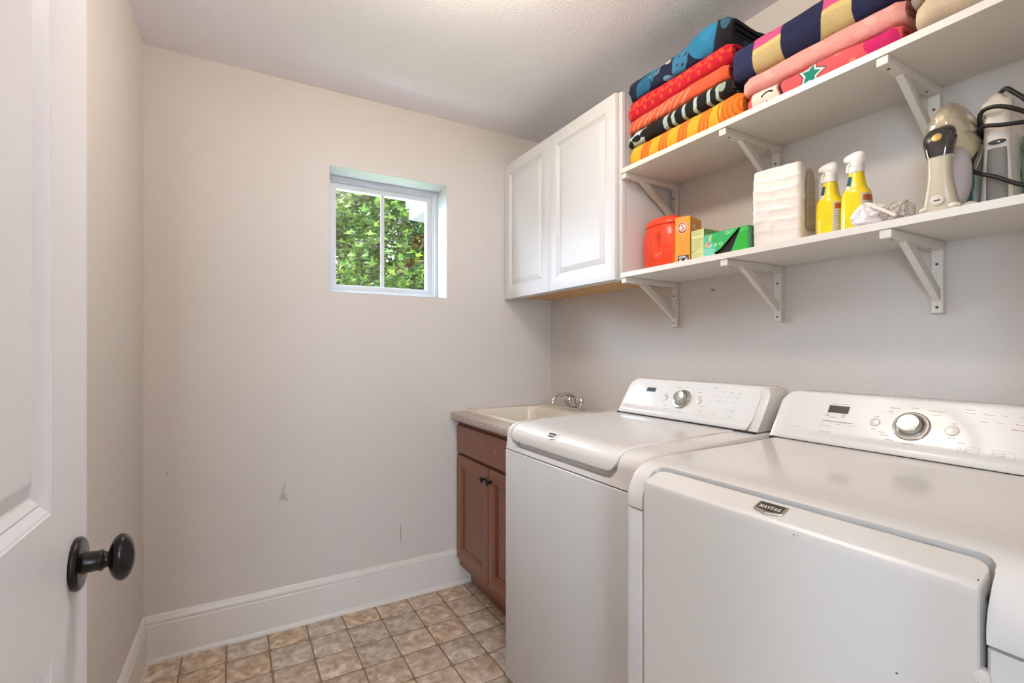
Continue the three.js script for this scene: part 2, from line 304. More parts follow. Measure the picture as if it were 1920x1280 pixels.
// ---------------------------------------------------------------- white wall cabinet
{
  const Z0 = ZF + .001, Z1 = -1.459, Y0 = 1.513, Y1 = 2.259, XF = 1.339, t = thing('wall_cabinet', 'white two-door wall cabinet with raised panel doors hung beside the window wall', 'cabinet', [1.48, Y0, (Z0 + Z1) / 2]);
  const maple = canvasTex(256, 256, (g, w, h) => { g.fillStyle = '#d9ad78'; g.fillRect(0, 0, w, h); const R = rng(8); for (let i = 0; i < 130; i++) { g.strokeStyle = `rgba(${150 + R() * 60},${100 + R() * 40},50,.12)`; g.lineWidth = 1 + R() * 3; const y = R() * h; g.beginPath(); g.moveTo(0, y); g.bezierCurveTo(80, y + R() * 8, 170, y - R() * 8, w, y); g.stroke(); } });
  part(t, 'side_panel', box(XF, X1 - .0005, Y0, Y1, Z1 - .014, Z1 - .003), cabWhite); part(t, 'side_panel', box(XF, X1 - .0005, Y0, Y1, Z0, Z0 + .012), cabWhite);
  part(t, 'top_panel', box(XF, X1 - .0005, Y1 - .014, Y1, Z0 + .012, Z1 - .014), cabWhite);
  part(t, 'bottom_panel', box(XF + .018, X1 - .0005, Y0 + .012, Y0 + .024, Z0 + .012, Z1 - .014), std('#ffffff', .5, { map: maple }), 'bare maple underside');
  part(t, 'back_panel', box(X1 - .006, X1 - .0007, Y0 + .024, Y1 - .014, Z0 + .012, Z1 - .014), cabWhite);
  { const s = shapeOf([[0, 0], [Z1 - Z0, 0], [Z1 - Z0, Y1 - Y0], [0, Y1 - Y0]]), mid = .445;
    for (const [a, b] of [[.035, mid - .02], [mid + .02, Z1 - Z0 - .035]]) s.holes.push(new THREE.Path([[a, .035], [a, Y1 - Y0 - .035], [b, Y1 - Y0 - .035], [b, .035]].map((p) => new THREE.Vector2(...p))));
    part(t, 'face_frame', rot(extrude(s, .018, .001, 1), FACE(XF + .019, Y0, Z0)), cabWhite); }
  const doors = [[Z0 + .002, -1.9425], [-1.9395, Z1 - .017]];
  for (const [a, b] of doors) {
    const w = b - a, h = Y1 - Y0 - .004, iz = .056, iy = .058, th = .0205, o = [[0, 0], [w, 0], [w, h], [0, h]];
    const d = new THREE.Group(); d.name = 'door'; d.position.set(XF - 1.48, .003, (a + b) / 2 - (Z0 + Z1) / 2); t.add(d);
    const s = shapeOf(o); s.holes.push(new THREE.Path([[iz, iy], [iz, h - iy], [w - iz, h - iy], [w - iz, iy]].map((p) => new THREE.Vector2(...p))));
    const Mx = basis([0, 0, 1], [0, 1, 0], [-1, 0, 0], [0, 0, -w / 2]);
    loc(d, 'frame', rot(toCreasedNormals(extrude(s, th, .003, 3), .5), Mx), cabWhite);
    const pr = [[0, -.0014], [.004, -.0028], [.0065, -.0062], [.011, -.007], [.013, -.0092], [.019, -.0098], [.0215, -.0078], [.04, -.0022], [.043, -.0016]];
    loc(d, 'panel', rot(nested(w - 2 * iz, h - 2 * iy, pr).translate(iz, iy, th), Mx), cabWhite);
  }
}

// ---------------------------------------------------------------- shelves and their brackets
const S1 = 1.5205, S2 = 1.9305, ST = .0185, SX = 1.3295, SZ0 = -1.4615 + .003, SZ1 = -.05;
for (const [y, lab] of [[S2, 'upper white wall shelf carrying the folded towels'], [S1, 'lower white wall shelf carrying cleaning supplies and two irons']]) {
  const t = thing('wall_shelf', lab, 'shelf', [1.48, y, -.75]);
  part(t, 'board', box(SX + .0012, X1 - .0005, y, y + ST, SZ0, SZ1), shelfWhite);
  part(t, 'edge_band', box(SX, SX + .0014, y - .0001, y + ST + .0001, SZ0, SZ1, .0006, 2), shelfWhite);
}
function makeBracket(name, label, y, z) {
  const t = thing(name, label, 'bracket', [X1, y, z], 0, 'white wooden shelf brackets');
  const hw = .0128, H0 = .1875;
  loc(t, 'arm', box(-.3, -.0002, -.021, -.0002, -hw, hw, .0022), bracketWhite);
  loc(t, 'post', box(-.0205, -.0002, -H0, -.0208, -hw, hw, .0022), bracketWhite);
  // slanting brace, notched against arm and post
  const s = shapeOf([[-.2165, -.0205], [-.1745, -.0205], [-.0195, -.125], [-.0195, -.152], [-.027, -.1535]]);
  loc(t, 'brace', toCreasedNormals(extrude(s, .0165, .0015, 2).translate(0, 0, -.00825), .5), bracketWhite);
  const sc = lathe([[0, 0], [.0036, 0], [.0034, .0007], [.0018, .0009], [.0012, .0002], [0, .0002]], 16);
  for (const yy of [-.058, -.1715]) { const g = sc.clone(); g.rotateZ(Math.PI / 2); loc(t, 'screw', g.translate(-.0205, yy, 0), screwMat); }
  for (const xx of [-.268, -.062]) { const g = sc.clone(); g.rotateX(Math.PI); loc(t, 'screw', g.translate(xx, -.021, 0), screwMat); }
  return t;
}
for (const [y, z, lab] of [[S1, -1.444, 'white bracket under the lower shelf next to the wall cabinet'], [S1, -.994, 'white bracket under the lower shelf below the green box'], [S1, -.5595, 'white bracket under the lower shelf below the crumpled bag'],
  [S2, -1.444, 'white bracket under the upper shelf against the cabinet side'], [S2, -1.0, 'white bracket under the upper shelf above the napkin pack'], [S2, -.566, 'white bracket under the upper shelf behind the gold iron']]) makeBracket('shelf_bracket', lab, y, z);

// ---------------------------------------------------------------- sink cabinet, worktop, sink, faucet
const wood = (() => canvasTex(512, 512, (g, w, h) => {
  g.fillStyle = '#7f4a30'; g.fillRect(0, 0, w, h); const R = rng(31);
  for (let i = 0; i < 520; i++) { const x = R() * w, d = R(); g.strokeStyle = d < .5 ? `rgba(70,32,18,${.05 + R() * .12})` : `rgba(176,108,72,${.04 + R() * .09})`; g.lineWidth = .6 + R() * 3.2; const y = R() * h, l = 80 + R() * 420; g.beginPath(); g.moveTo(x, y); g.bezierCurveTo(x + (R() - .5) * 14, y + l * .3, x + (R() - .5) * 14, y + l * .7, x + (R() - .5) * 10, y + l); g.stroke(); }
}))();
const woodMat = phys('#ffffff', .36, { map: again(wood, 3, 1.4), clearcoat: .2, clearcoatRoughness: .3 });
const woodDark = std('#4a2114', .5);
{
  const Z0 = ZF + .002, Z1 = -1.612, XF = 1.042, t = thing('sink_cabinet', 'reddish brown sink base cabinet with recessed panel doors', 'cabinet', [1.35, 0, -2.0]);
  const uvm = (g) => metreUV(g);
  part(t, 'side_panel', uvm(box(XF + .02, X1 - .005, .105, .872, Z0, Z0 + .018)), woodMat); part(t, 'side_panel', uvm(box(XF + .02, X1 - .005, .105, .872, Z1 - .018, Z1)), woodMat);
  part(t, 'bottom_panel', uvm(box(XF + .02, X1 - .005, .105, .12, Z0 + .018, Z1 - .018)), woodMat);
  part(t, 'toe_kick', uvm(box(1.108, 1.122, 0, .105, Z0 + .012, Z1)), woodMat);
  { const s = shapeOf([[0, .105], [Z1 - Z0, .105], [Z1 - Z0, .872], [0, .872]]); for (const [a, b, c, d] of [[.04, .15, Z1 - Z0 - .04, .67], [.04, .72, Z1 - Z0 - .04, .835]]) s.holes.push(new THREE.Path([[a, b], [a, d], [c, d], [c, b]].map((p) => new THREE.Vector2(...p))));
    part(t, 'face_frame', uvm(rot(extrude(s, .018), FACE(XF + .0195, 0, Z0))), woodMat); }
  part(t, 'drawer_front', uvm(box(XF - .0185, XF + .001, .7065, .845, Z0 + .022, Z1 - .022, .004)), woodMat);
  part(t, 'scratch', (() => { const R = rng(4), gs = []; for (let i = 0; i < 9; i++) { const g = new THREE.BoxGeometry(.0004, .004 + R() * .012, .0012); g.rotateX((R() - .5) * 1.2); gs.push(g.translate(XF - .0187, .775 + (R() - .5) * .035, -1.936 + (R() - .5) * .018)); } return merge(gs); })(), std('#b9a49a', .7), 'pale scratch in the false drawer front');
  const doors = [[Z0 + .022, -2.006, 1], [-2.0, Z1 - .022, -1]];
  for (const [a, b, side] of doors) {
    const w = b - a, y0 = .152, h = .538, i = .056, th = .0195;
    const d = new THREE.Group(); d.name = 'door'; d.position.set(XF + .0005 - 1.35, y0, (a + b) / 2 + 2.0); t.add(d);
    const Mx = basis([0, 0, 1], [0, 1, 0], [-1, 0, 0], [0, 0, -w / 2]);
    const s = shapeOf([[0, 0], [w, 0], [w, h], [0, h]]); s.holes.push(new THREE.Path([[i, i], [i, h - i], [w - i, h - i], [w - i, i]].map((p) => new THREE.Vector2(...p))));
    loc(d, 'frame', uvm(rot(toCreasedNormals(extrude(s, th, .003, 3), .5), Mx)), woodMat);
    loc(d, 'panel', uvm(rot(nested(w - 2 * i, h - 2 * i, [[0, -.002], [.003, -.003], [.008, -.0085], [.0105, -.0088], [.0108, -.0112], [.012, -.0112]]).translate(i, i, th), Mx)), woodMat);
    const bead = (x0, x1, ya, yb) => box(x0, x1, ya, yb, th - .0112, th - .0104);
    loc(d, 'bead', rot(merge(bead(i + .0072, i + .0118, i + .007, h - i - .007), bead(w - i - .0118, w - i - .0072, i + .007, h - i - .007), bead(i + .0118, w - i - .0118, i + .007, i + .0118), bead(i + .0118, w - i - .0118, h - i - .0118, h - i - .007)), Mx), woodDark, 'dark glazed groove around the panel');
    const k = lathe([[0, 0], [.0085, 0], [.0085, .002], [.0055, .004], [.005, .012], [.0085, .0155], [.0135, .019], [.0148, .0225], [.0125, .0265], [.006, .0285], [0, .029]], 24); k.rotateZ(Math.PI / 2);
    loc(d, 'knob', k.translate(-th, .483, side * (w / 2 - .027)), bronze, 'small dark bronze knob');
  }
}
{
  const speck = dataTex(512, 512, (u, v) => { const a = tileNoise(u, v, 60, 2, 2), b = tileNoise(u, v, 95, 2, 7), c = tileNoise(u, v, 20, 2, 4); let q = mix3(hex(0xa89a8e), hex(0xd8cec2), sstep(-.1, .25, a)); q = mix3(q, hex(0x5d4f48), sstep(.14, .24, b)); return mix3(q, hex(0x8f7766), sstep(.1, .3, c) * .5); });
  const t = thing('worktop', 'speckled grey laminate worktop around the laundry sink', 'worktop', [1.3, .872, -2.0]);
  const Z0 = ZF + .001, Z1 = -1.606, s = shapeOf([[.9965, Z0], [X1 - .001, Z0], [X1 - .001, Z1], [.9965, Z1]].map(([x, z]) => [x, -z]));
  s.holes.push(new THREE.Path(rrect(1.088, 1.49, 1.748, 2.345, .03, 4).map((p) => new THREE.Vector2(...p))));
  const g = extrude(s, .0375, .006, 3); g.rotateX(-Math.PI / 2);
  part(t, 'slab', metreUV(toCreasedNormals(g.translate(0, .8725, 0), .6)), std('#ffffff', .34, { map: again(speck, 4) }));
  // cream drop-in sink
  const cream = phys('#ebe2d4', .22, { clearcoat: .5, clearcoatRoughness: .15 });
  const k = thing('laundry_sink', 'cream drop-in laundry sink set into the speckled worktop', 'sink', [1.34, .91, -2.05]);
  const R = (i, y, bx = 0, r = .03) => rrect(1.074 + i, 1.622 - i - bx, 1.735 + i, 2.381 - i * .2 - (bx ? .05 : 0), r, 5).map(([x, z]) => [x, y, -z]);
  part(k, 'basin', loft([R(.004, .9105), R(0, .9105), R(0, .919), R(.002, .9215), R(.006, .9225), R(.012, .9222), R(.022, .921, .118, .05), R(.028, .917, .118, .05), R(.034, .9, .118, .05), R(.055, .66, .12, .06), R(.075, .63, .12, .06), R(.12, .625, .12, .05)], { crease: .7, capA: false, capB: true }), cream);
  part(k, 'drain', lathe([[0, 0], [.03, 0], [.032, .003], [.03, .004], [.012, .002], [0, .002]], 24).translate(1.29, .6255, -2.05), chrome);
  // chrome faucet on the ledge behind the basin
  const f = thing('faucet', 'chrome two-handle faucet on the sink ledge', 'faucet', [1.548, .9215, -2.05]);
  part(f, 'base', box(1.524, 1.572, .9215, .9385, -2.132, -1.968, .006, 3), chrome);
  part(f, 'spout', merge(tube([[1.557, .935, -2.05], [1.558, .968, -2.05], [1.55, .992, -2.05], [1.525, 1.0065, -2.05], [1.49, 1.0075, -2.05], [1.455, 1.002, -2.05], [1.43, .9905, -2.05], [1.4175, .974, -2.05], [1.414, .9585, -2.05]], .0092, 60, 14), lathe([[0, 0], [.0098, 0], [.0108, .002], [.0108, .013], [.0092, .015], [0, .015]], 20).translate(1.414, .956, -2.05), lathe([[0, 0], [.0145, 0], [.0145, .01], [.011, .016], [0, .016]], 20).translate(1.557, .9375, -2.05)), chrome);
  for (const z of [-2.1005, -1.9995]) {
    const h = loc(f, 'handle', (() => { const o = []; for (let i = 0; i < 40; i++) { const a = i / 40 * Math.PI * 2; o.push([a, 1 + .09 * Math.cos(a * 8)]); } const ring = (r, y) => o.map(([a, q]) => [r * (r > .012 ? q : 1) * Math.cos(a), y, -r * (r > .012 ? q : 1) * Math.sin(a)]); return loft([ring(.0115, 0), ring(.0115, .012), ring(.0165, .0145), ring(.0185, .02), ring(.0178, .046), ring(.0155, .052), ring(.0105, .0545)], { crease: .6 }); })(), chrome, 'fluted round handle');
    h.position.set(0, .0165, z + 2.05);
  }
}
// ---------------------------------------------------------------- washer and dryer
const arcPts = (pts, n) => { // even samples along a polyline smoothed by Catmull-Rom
  const c = new THREE.CatmullRomCurve3(pts.map(([x, y]) => new THREE.Vector3(x, y, 0)), false, 'centripetal'); return c.getSpacedPoints(n).map((p) => [p.x, p.y]);
};
const offsetLine = (p, d) => p.map((q, i) => { const a = p[Math.max(0, i - 1)], b = p[Math.min(p.length - 1, i + 1)], l = Math.hypot(b[0] - a[0], b[1] - a[1]); return [q[0] - (b[1] - a[1]) / l * d, q[1] + (b[0] - a[0]) / l * d]; });
// a plate following the curve T (x, y from its free lower edge backwards), spanning z0..z1, its two front corners rounded by R
function plate(T, z0, z1, R, th, outward = 0, edge = .004) {
  const N = T.length, L = [0]; for (let i = 1; i < N; i++) L.push(L[i - 1] + Math.hypot(T[i][0] - T[i - 1][0], T[i][1] - T[i - 1][1]));
  const at = (P, u) => { let i = 1; while (i < N - 1 && L[i] < u) i++; const f = clamp((u - L[i - 1]) / (L[i] - L[i - 1])); return [lerp(P[i - 1][0], P[i][0], f), lerp(P[i - 1][1], P[i][1], f)]; };
  const us = []; for (let i = 0; i <= 60; i++) us.push(Math.pow(i / 60, 1.7));
  const ring = (z, u0, sink) => { const top = offsetLine(T, outward - sink), bot = offsetLine(T, -th + sink * .3), U = L[N - 1]; const a = us.map((f) => at(top, lerp(u0 + sink, U, f))), b = us.map((f) => at(bot, lerp(u0 + sink, U, f))).reverse(); return [...a, ...b].map(([x, y]) => [x, y, z]); };
  const rings = [], K = 9;
  const side = (s) => { const o = []; for (let i = 0; i <= K; i++) { const q = i / K; o.push([R * (1 - Math.cos(q * Math.PI / 2)), R * (1 - Math.sin(q * Math.PI / 2))]); } return o; };
  const S = side();
  // rounded rim: the first rings sink by `edge`
  rings.push(ring(z0, S[0][1], edge)); for (let k = 0; k <= K; k++) rings.push(ring(z0 + S[k][0] + (k ? 0 : edge * .3), S[k][1], k ? Math.max(0, edge * (1 - S[k][0] / .006)) : edge * .55));
  for (let k = K; k >= 0; k--) rings.push(ring(z1 - S[k][0] - (k ? 0 : edge * .3), S[k][1], k ? Math.max(0, edge * (1 - S[k][0] / .006)) : edge * .55)); rings.push(ring(z1, S[0][1], edge));
  return loft(rings, { fan: false, crease: .6 });
}
const csg = new Evaluator(); csg.useGroups = false; csg.attributes = ['position', 'normal', 'uv'];
const cut = (a, b) => { if (volume(a) < 0 || volume(b) < 0) console.log('inside out', volume(a), volume(b)); const A = new Brush(strip(a)), B = new Brush(strip(b)); A.updateMatrixWorld(); B.updateMatrixWorld(); const r = csg.evaluate(A, B, SUBTRACTION).geometry; r.clearGroups(); return r; };
// tilted control console: (z, s, d) with s up the face, d inwards
const SX_ = .54, SY_ = .8417;
function console_(t, x0, y0, zL, zR, draw, tint) {
  const map = (z, s, tau, out = 0) => { const xf = x0 + SX_ * s, d = tau * (1.592 - xf); return [xf + d - SY_ * out, y0 + SY_ * s + SX_ * out, z]; };
  const lay = [[.0, .012], [.002, .006], [.008, .002], [.03, 0], [.6, 0], [.74, .003], [.86, .012], [.95, .026], [1, .045]];
  part(t, 'console', loft(lay.map(([tau, i]) => rrect(zL + i, zR - i, 0, .1605 - i, [.042 - i * .4, .042 - i * .4, .006, .006], 9).map(([z, s]) => map(z, s, tau))), { crease: .75 }), enamel);
  // glossy control panel, rolling out at its foot
  const za = zL + .027, zb = zR - .03, top = .151, r = .034, rows = [], nz = 40, ns = 46;
  const grid = (sh, out) => { const R = []; for (let j = 0; j <= ns; j++) { const s = lerp(.001, top, j / ns), dy = Math.max(0, s - (top - r)), dl = Math.max(0, .016 - s), ins = r - Math.sqrt(Math.max(0, r * r - dy * dy)) + (dl > 0 ? .016 - Math.sqrt(Math.max(0, .016 ** 2 - dl * dl)) : 0); const bulge = .0075 * sstep(.042, .016, s) * Math.sqrt(clamp(s / .014)); const row = []; for (let i = 0; i <= nz; i++) row.push([lerp(za + ins, zb - ins, i / nz), s, out + bulge]); R.push(row); } return R; };
  const pos = [], uv = [], idx = [], G = grid(0, .0018), W = nz + 1;
  G.forEach((row) => row.forEach(([z, s, o]) => { pos.push(...map(z, s, 0, o)); uv.push((z - za) / (zb - za), s / .152); }));
  for (let j = 0; j < ns; j++) for (let i = 0; i < nz; i++) { const a = j * W + i; idx.push(a, a + 1, a + W + 1, a, a + W + 1, a + W); }
  const rim = []; for (let i = 0; i < nz; i++) rim.push([0, i]); for (let j = 0; j < ns; j++) rim.push([j, nz]); for (let i = nz; i > 0; i--) rim.push([ns, i]); for (let j = ns; j > 0; j--) rim.push([j, 0]);
  const b0 = pos.length / 3; rim.forEach(([j, i]) => { const [z, s, o] = G[j][i]; pos.push(...map(z, s, 0, o)); uv.push((z - za) / (zb - za), s / .152); }); rim.forEach(([j, i]) => { const [z, s] = G[j][i]; pos.push(...map(z, s, 0, -.003)); uv.push((z - za) / (zb - za), s / .152); });
  const n = rim.length; for (let k = 0; k < n; k++) { const a = b0 + k, b = b0 + (k + 1) % n; idx.push(b, a, a + n, b, a + n, b + n); }
  const g = new THREE.BufferGeometry(); g.setAttribute('position', new THREE.Float32BufferAttribute(pos, 3)); g.setAttribute('uv', new THREE.Float32BufferAttribute(uv, 2)); g.setIndex(idx); g.computeVertexNormals();
  const tex = canvasTex(2048, 544, (c, w, h) => { c.fillStyle = tint; c.fillRect(0, 0, w, h); const k = w / (zb - za); c.textAlign = 'center'; c.textBaseline = 'middle';
    const P = { x: (z) => (z - za) * k, y: (s) => h * (1 - s / .152), k, c,
      text: (q, z, s, mm, col = '#2e2b29', al = 'center', font = 'sans-serif') => { c.fillStyle = col; c.textAlign = al; c.font = `bold ${mm / 1000 * k}px ${font}`; c.fillText(q, P.x(z), P.y(s)); },
      dot: (z, s, mm = 1.3, col = '#2b2927') => { c.fillStyle = col; c.fillRect(P.x(z) - mm * k / 2000, P.y(s) - mm * k / 2200, mm * k / 1000, mm * k / 1100); },
      line: (z0_, s0, z1_, s1, col = '#b9b5ae', lw = 2) => { c.strokeStyle = col; c.lineWidth = lw; c.beginPath(); c.moveTo(P.x(z0_), P.y(s0)); c.lineTo(P.x(z1_), P.y(s1)); c.stroke(); },
      rect: (z0_, s0, z1_, s1, col = '#c3bfb9', lw = 2) => { c.strokeStyle = col; c.lineWidth = lw; c.strokeRect(P.x(z0_), P.y(s1), P.x(z1_) - P.x(z0_), P.y(s0) - P.y(s1)); } }; draw(P); });
  part(t, 'control_panel', g, phys('#ffffff', .1, { map: tex, clearcoat: .8, clearcoatRoughness: .04 }));
  const M = (z, s, o = .0018) => basis([0, 0, 1], [-SY_, SX_, 0], [-SX_, -SY_, 0], map(z, s, 0, o)); // local y leaves the face
  return { M, disc: (name, z, s, prof, mat, label, parent = t) => { const h = part(parent, name, rot(lathe(prof, 40), M(z, s)), mat, label); return h; }, plateBox: (name, z0_, s0, z1_, s1, hgt, mat, label, r = .0015) => part(t, name, rot(box(z0_ - (z0_ + z1_) / 2, z1_ - (z0_ + z1_) / 2, -.001, hgt, -(s1 - s0) / 2, (s1 - s0) / 2, Math.min(r, hgt * .45), 2), M((z0_ + z1_) / 2, (s0 + s1) / 2)), mat, label) };
}
const dialProf = [[0, 0], [.0372, 0], [.038, .0015], [.0372, .0035], [.0345, .0045], [.0285, .0042], [.0262, .0065], [.0248, .0185], [.0235, .0215], [.0205, .0222], [.018, .0208], [0, .0204]];
const btnProf = [[0, 0], [.0108, 0], [.0112, .0012], [.0098, .0022], [.0086, .0018], [.006, .0026], [0, .003]];
const btnMat = phys('#d9d5cf', .2, { clearcoat: .6, metalness: .15 }), dialMat = std('#b4b4af', .2, { metalness: .9 });
const shieldPts = [[-.0262, .0125], [.0262, .0125], [.0262, -.0065], [.0235, -.0095], [0, -.0145], [-.0235, -.0095], [-.0262, -.0065]];
const badgeTex = canvasTex(512, 256, (g, w, h) => { g.fillStyle = '#4b463f'; g.fillRect(0, 0, w, h); g.fillStyle = '#f2efe8'; g.textAlign = 'center'; g.textBaseline = 'middle'; g.font = 'bold 104px serif'; g.save(); g.translate(w / 2, h * .5); g.scale(.93, 1); g.fillText('MAYTAG', 0, 0); g.restore(); });
function badge(t, M, dark) { // local x along the writing, y up the slope, z outwards
  part(t, 'badge', rot(extrude(shapeOf(shieldPts), .0032, .001, 2), M), std('#c2bfb8', .22, { metalness: .8 }), 'dark shield badge with silver rim reading MAYTAG');
  const f = new THREE.ShapeGeometry(shapeOf([[-.0225, .0108], [.0225, .0108], [.0228, -.0045], [0, -.0088], [-.0228, -.0045]])), u = f.attributes.uv, p = f.attributes.position; for (let i = 0; i < u.count; i++) u.setXY(i, p.getX(i) / .0462 + .5, p.getY(i) / .0231 + .46);
  part(t, 'badge_face', rot(f.translate(0, 0, .0034), M), phys('#ffffff', .7, { map: badgeTex, specularIntensity: .15 }));
}
const foot = (x, z) => lathe([[0, 0], [.022, 0], [.022, .008], [.009, .012], [.009, .034], [0, .034]], 18).translate(x, 0, z);

{ // ---- top-loading washer
  const t = thing('washing_machine', 'white top-loading washing machine with tilted control console beside the sink cabinet', 'washer', [1.2, 0, -1.241]);
  const zl = -1.5905, zr = -.8925, XB = 1.56;
  const bodyO = [...rrect(0, 0, 0, 0, 0, 0)].slice(0, 0);
  const o = rrect(zl, zr, .8795, XB, [.004, .004, .016, .016], 5);
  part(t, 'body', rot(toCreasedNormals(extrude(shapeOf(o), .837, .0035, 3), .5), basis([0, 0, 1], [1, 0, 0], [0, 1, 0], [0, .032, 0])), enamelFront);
  const curve = [[.8862, .9085], [.8858, .918], [.887, .931], [.8915, .943], [.8995, .9535], [.9105, .9615], [.9265, .967], [.95, .9702], [.99, .9722], [1.1, .9752], [1.24, .9785], [1.374, .9815]];
  const T = arcPts(curve, 90);
  const dk = offsetLine(arcPts([[.8805, .8735], [.883, .889], [.8845, .9], ...curve.slice(1)], 90), -.0012);
  const lidZ0 = -1.553, lidZ1 = -.987;
  { // top deck, sunk beneath the lid: sections along z
    const P = [...dk, [1.386, .9803]], L = [0]; for (let i = 1; i < P.length; i++) L.push(L[i - 1] + Math.hypot(P[i][0] - P[i - 1][0], P[i][1] - P[i - 1][1]));
    const U = L[L.length - 1], at = (Q, u) => { let i = 1; while (i < P.length - 1 && L[i] < u) i++; const f = clamp((u - L[i - 1]) / (L[i] - L[i - 1])); return [lerp(Q[i - 1][0], Q[i][0], f), lerp(Q[i - 1][1], Q[i][1], f)]; };
    const section = (z, u0, d, e) => { const A = offsetLine(P, -e), B = offsetLine(P, -e - d), o = []; for (let i = 0; i <= 30; i++) o.push(at(A, u0 * i / 30)); o.push(at(offsetLine(P, -e - d * .5), u0)); for (let i = 0; i <= 70; i++) o.push(at(B, lerp(u0, U, Math.pow(i / 70, 1.6)))); o.push(at(A, U), [1.4, .9815 - e], [1.555 - e, .982 - e], [XB - e, .978 - e], [XB - e, .8735 + e], [1.2, .8735 + e], [.9, .8735 + e]); return o.map(([x, y]) => [x, y, z]); };
    const r = .012, R = .046, uL = .0155, g = .004, rs = [], dep = .03;
    for (let i = 0; i <= 6; i++) { const q = i / 6 * Math.PI / 2; rs.push(section(zl + r * (1 - Math.cos(q)), uL + R, 0, r * (1 - Math.sin(q)))); }
    const arc = []; for (let i = 0; i <= 12; i++) { const q = i / 12 * Math.PI / 2; arc.push([R * (1 - Math.cos(q)), uL + R * (1 - Math.sin(q))]); }
    rs.push(section(lidZ0 - g, uL + R, 0, 0)); arc.forEach(([d, u]) => rs.push(section(lidZ0 - g + d, u, dep, 0))); [...arc].reverse().forEach(([d, u]) => rs.push(section(lidZ1 + g - d, u, dep, 0))); rs.push(section(lidZ1 + g, uL + R, 0, 0));
    for (let i = 6; i >= 0; i--) { const q = i / 6 * Math.PI / 2; rs.push(section(zr - r * (1 - Math.cos(q)), uL + R, 0, r * (1 - Math.sin(q)))); }
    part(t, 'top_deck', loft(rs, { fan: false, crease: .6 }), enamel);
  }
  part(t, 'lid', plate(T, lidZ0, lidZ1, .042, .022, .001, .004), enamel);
  { const c = [.8995, .9535], nx = -.70, ny = .714, M = basis([0, 0, 1], [-ny * nx < 0 ? ny : ny, -nx, 0], [nx, ny, 0], [.9032, .9573, -1.3095]); M.makeBasis(new THREE.Vector3(0, 0, 1), new THREE.Vector3(.714, .70, 0), new THREE.Vector3(-.70, .714, 0)).setPosition(.9022, .9565, -1.31); badge(t, M); }
  const C = console_(t, 1.381, .984, -1.5345, -.9135, (P) => {
    P.text('estimated time', -1.4, .1275, 3.2, '#8b8d90'); P.text('power', -1.318, .1015, 3.8); P.text('cancel', -1.318, .069, 3.4, '#8b8d90');
    P.text('bulky items', -1.272, .132, 3.4); P.text('normal', -1.236, .1345, 3.6); P.text('delicates', -1.19, .131, 3.6, '#4c4945', 'left'); P.text('hand wash', -1.18, .118, 3.4, '#55514d', 'left'); P.text('rinse & spin', -1.178, .1, 3.4, '#55514d', 'left');
    P.text('whites', -1.296, .05, 3.6, '#4c4945', 'right'); P.text('heavy duty', -1.284, .039, 3.6, '#4c4945', 'right'); P.text('power wash', -1.225, .033, 3.6);
    P.text('start', -1.163, .1035, 3.8); P.text('pause', -1.145, .066, 3.6);
    P.text('MAYTAG', -1.47, .105, 4.6, '#c9c9c6', 'center', 'serif'); P.text('commercial technology', -1.40, .046, 3.4, '#6a6c70'); P.text('bravos', -1.405, .056, 3.6, '#808286');
    P.text('temperature', -1.125, .141, 3.2, '#3b3936', 'left');
    [['hot', 'warm', 'warm', 'normal'], ['cold', 'rinse', 'high', 'heavy'], ['low', 'medium', 'soil', 'extra']].forEach((r, j) => { r.forEach((q, i) => { const z = -1.112 + i * .03 - j * .0025, s = .13 - j * .0185; P.dot(z - .005, s + .0005, 1.2, '#6a6763'); P.text(q, z + .004, s - .0005, 2.9, '#45423f'); if (j === 0 && i) P.text('select', z + .003, s - .006, 2.4, '#97948f'); }); P.line(-1.018, .135 - j * .0185, -1.016, .122 - j * .0185, '#cfcbc6', 2); });
    [[-1.148, .047, 'signal'], [-1.088, .045, 'rinse'], [-1.027, .0605, 'extra spin'], [-1.027, .0415, 'pre soak']].forEach(([z, s, q], i) => { P.rect(z - .012, s - .006, z + .02, s + .006, '#cbc8c3', 2); P.dot(z - .017, s, 1.6, '#3b3936'); P.text(q, z + .004, s, 3, '#45423f'); });
  }, '#e9e9e8');
  C.plateBox('display', -1.424, .1035, -1.378, .1215, .0012, phys('#33434c', .08, { clearcoat: 1, clearcoatRoughness: .03 }), 'small dark display window');
  C.disc('cycle_dial', -1.2385, .0845, dialProf, dialMat, 'round silver dial');
  C.disc('button', -1.3145, .0855, btnProf, btnMat); C.disc('button', -1.1615, .0855, btnProf, btnMat);
  part(t, 'gasket', box(1.3752, 1.392, .9805, .9862, -1.528, -.92), blackMat, 'dark seam under the console');
  part(t, 'foot', foot(.95, zl + .06), blackMat); part(t, 'foot', foot(.95, zr - .06), blackMat); part(t, 'foot', foot(1.5, zl + .06), blackMat); part(t, 'foot', foot(1.5, zr - .06), blackMat);
}
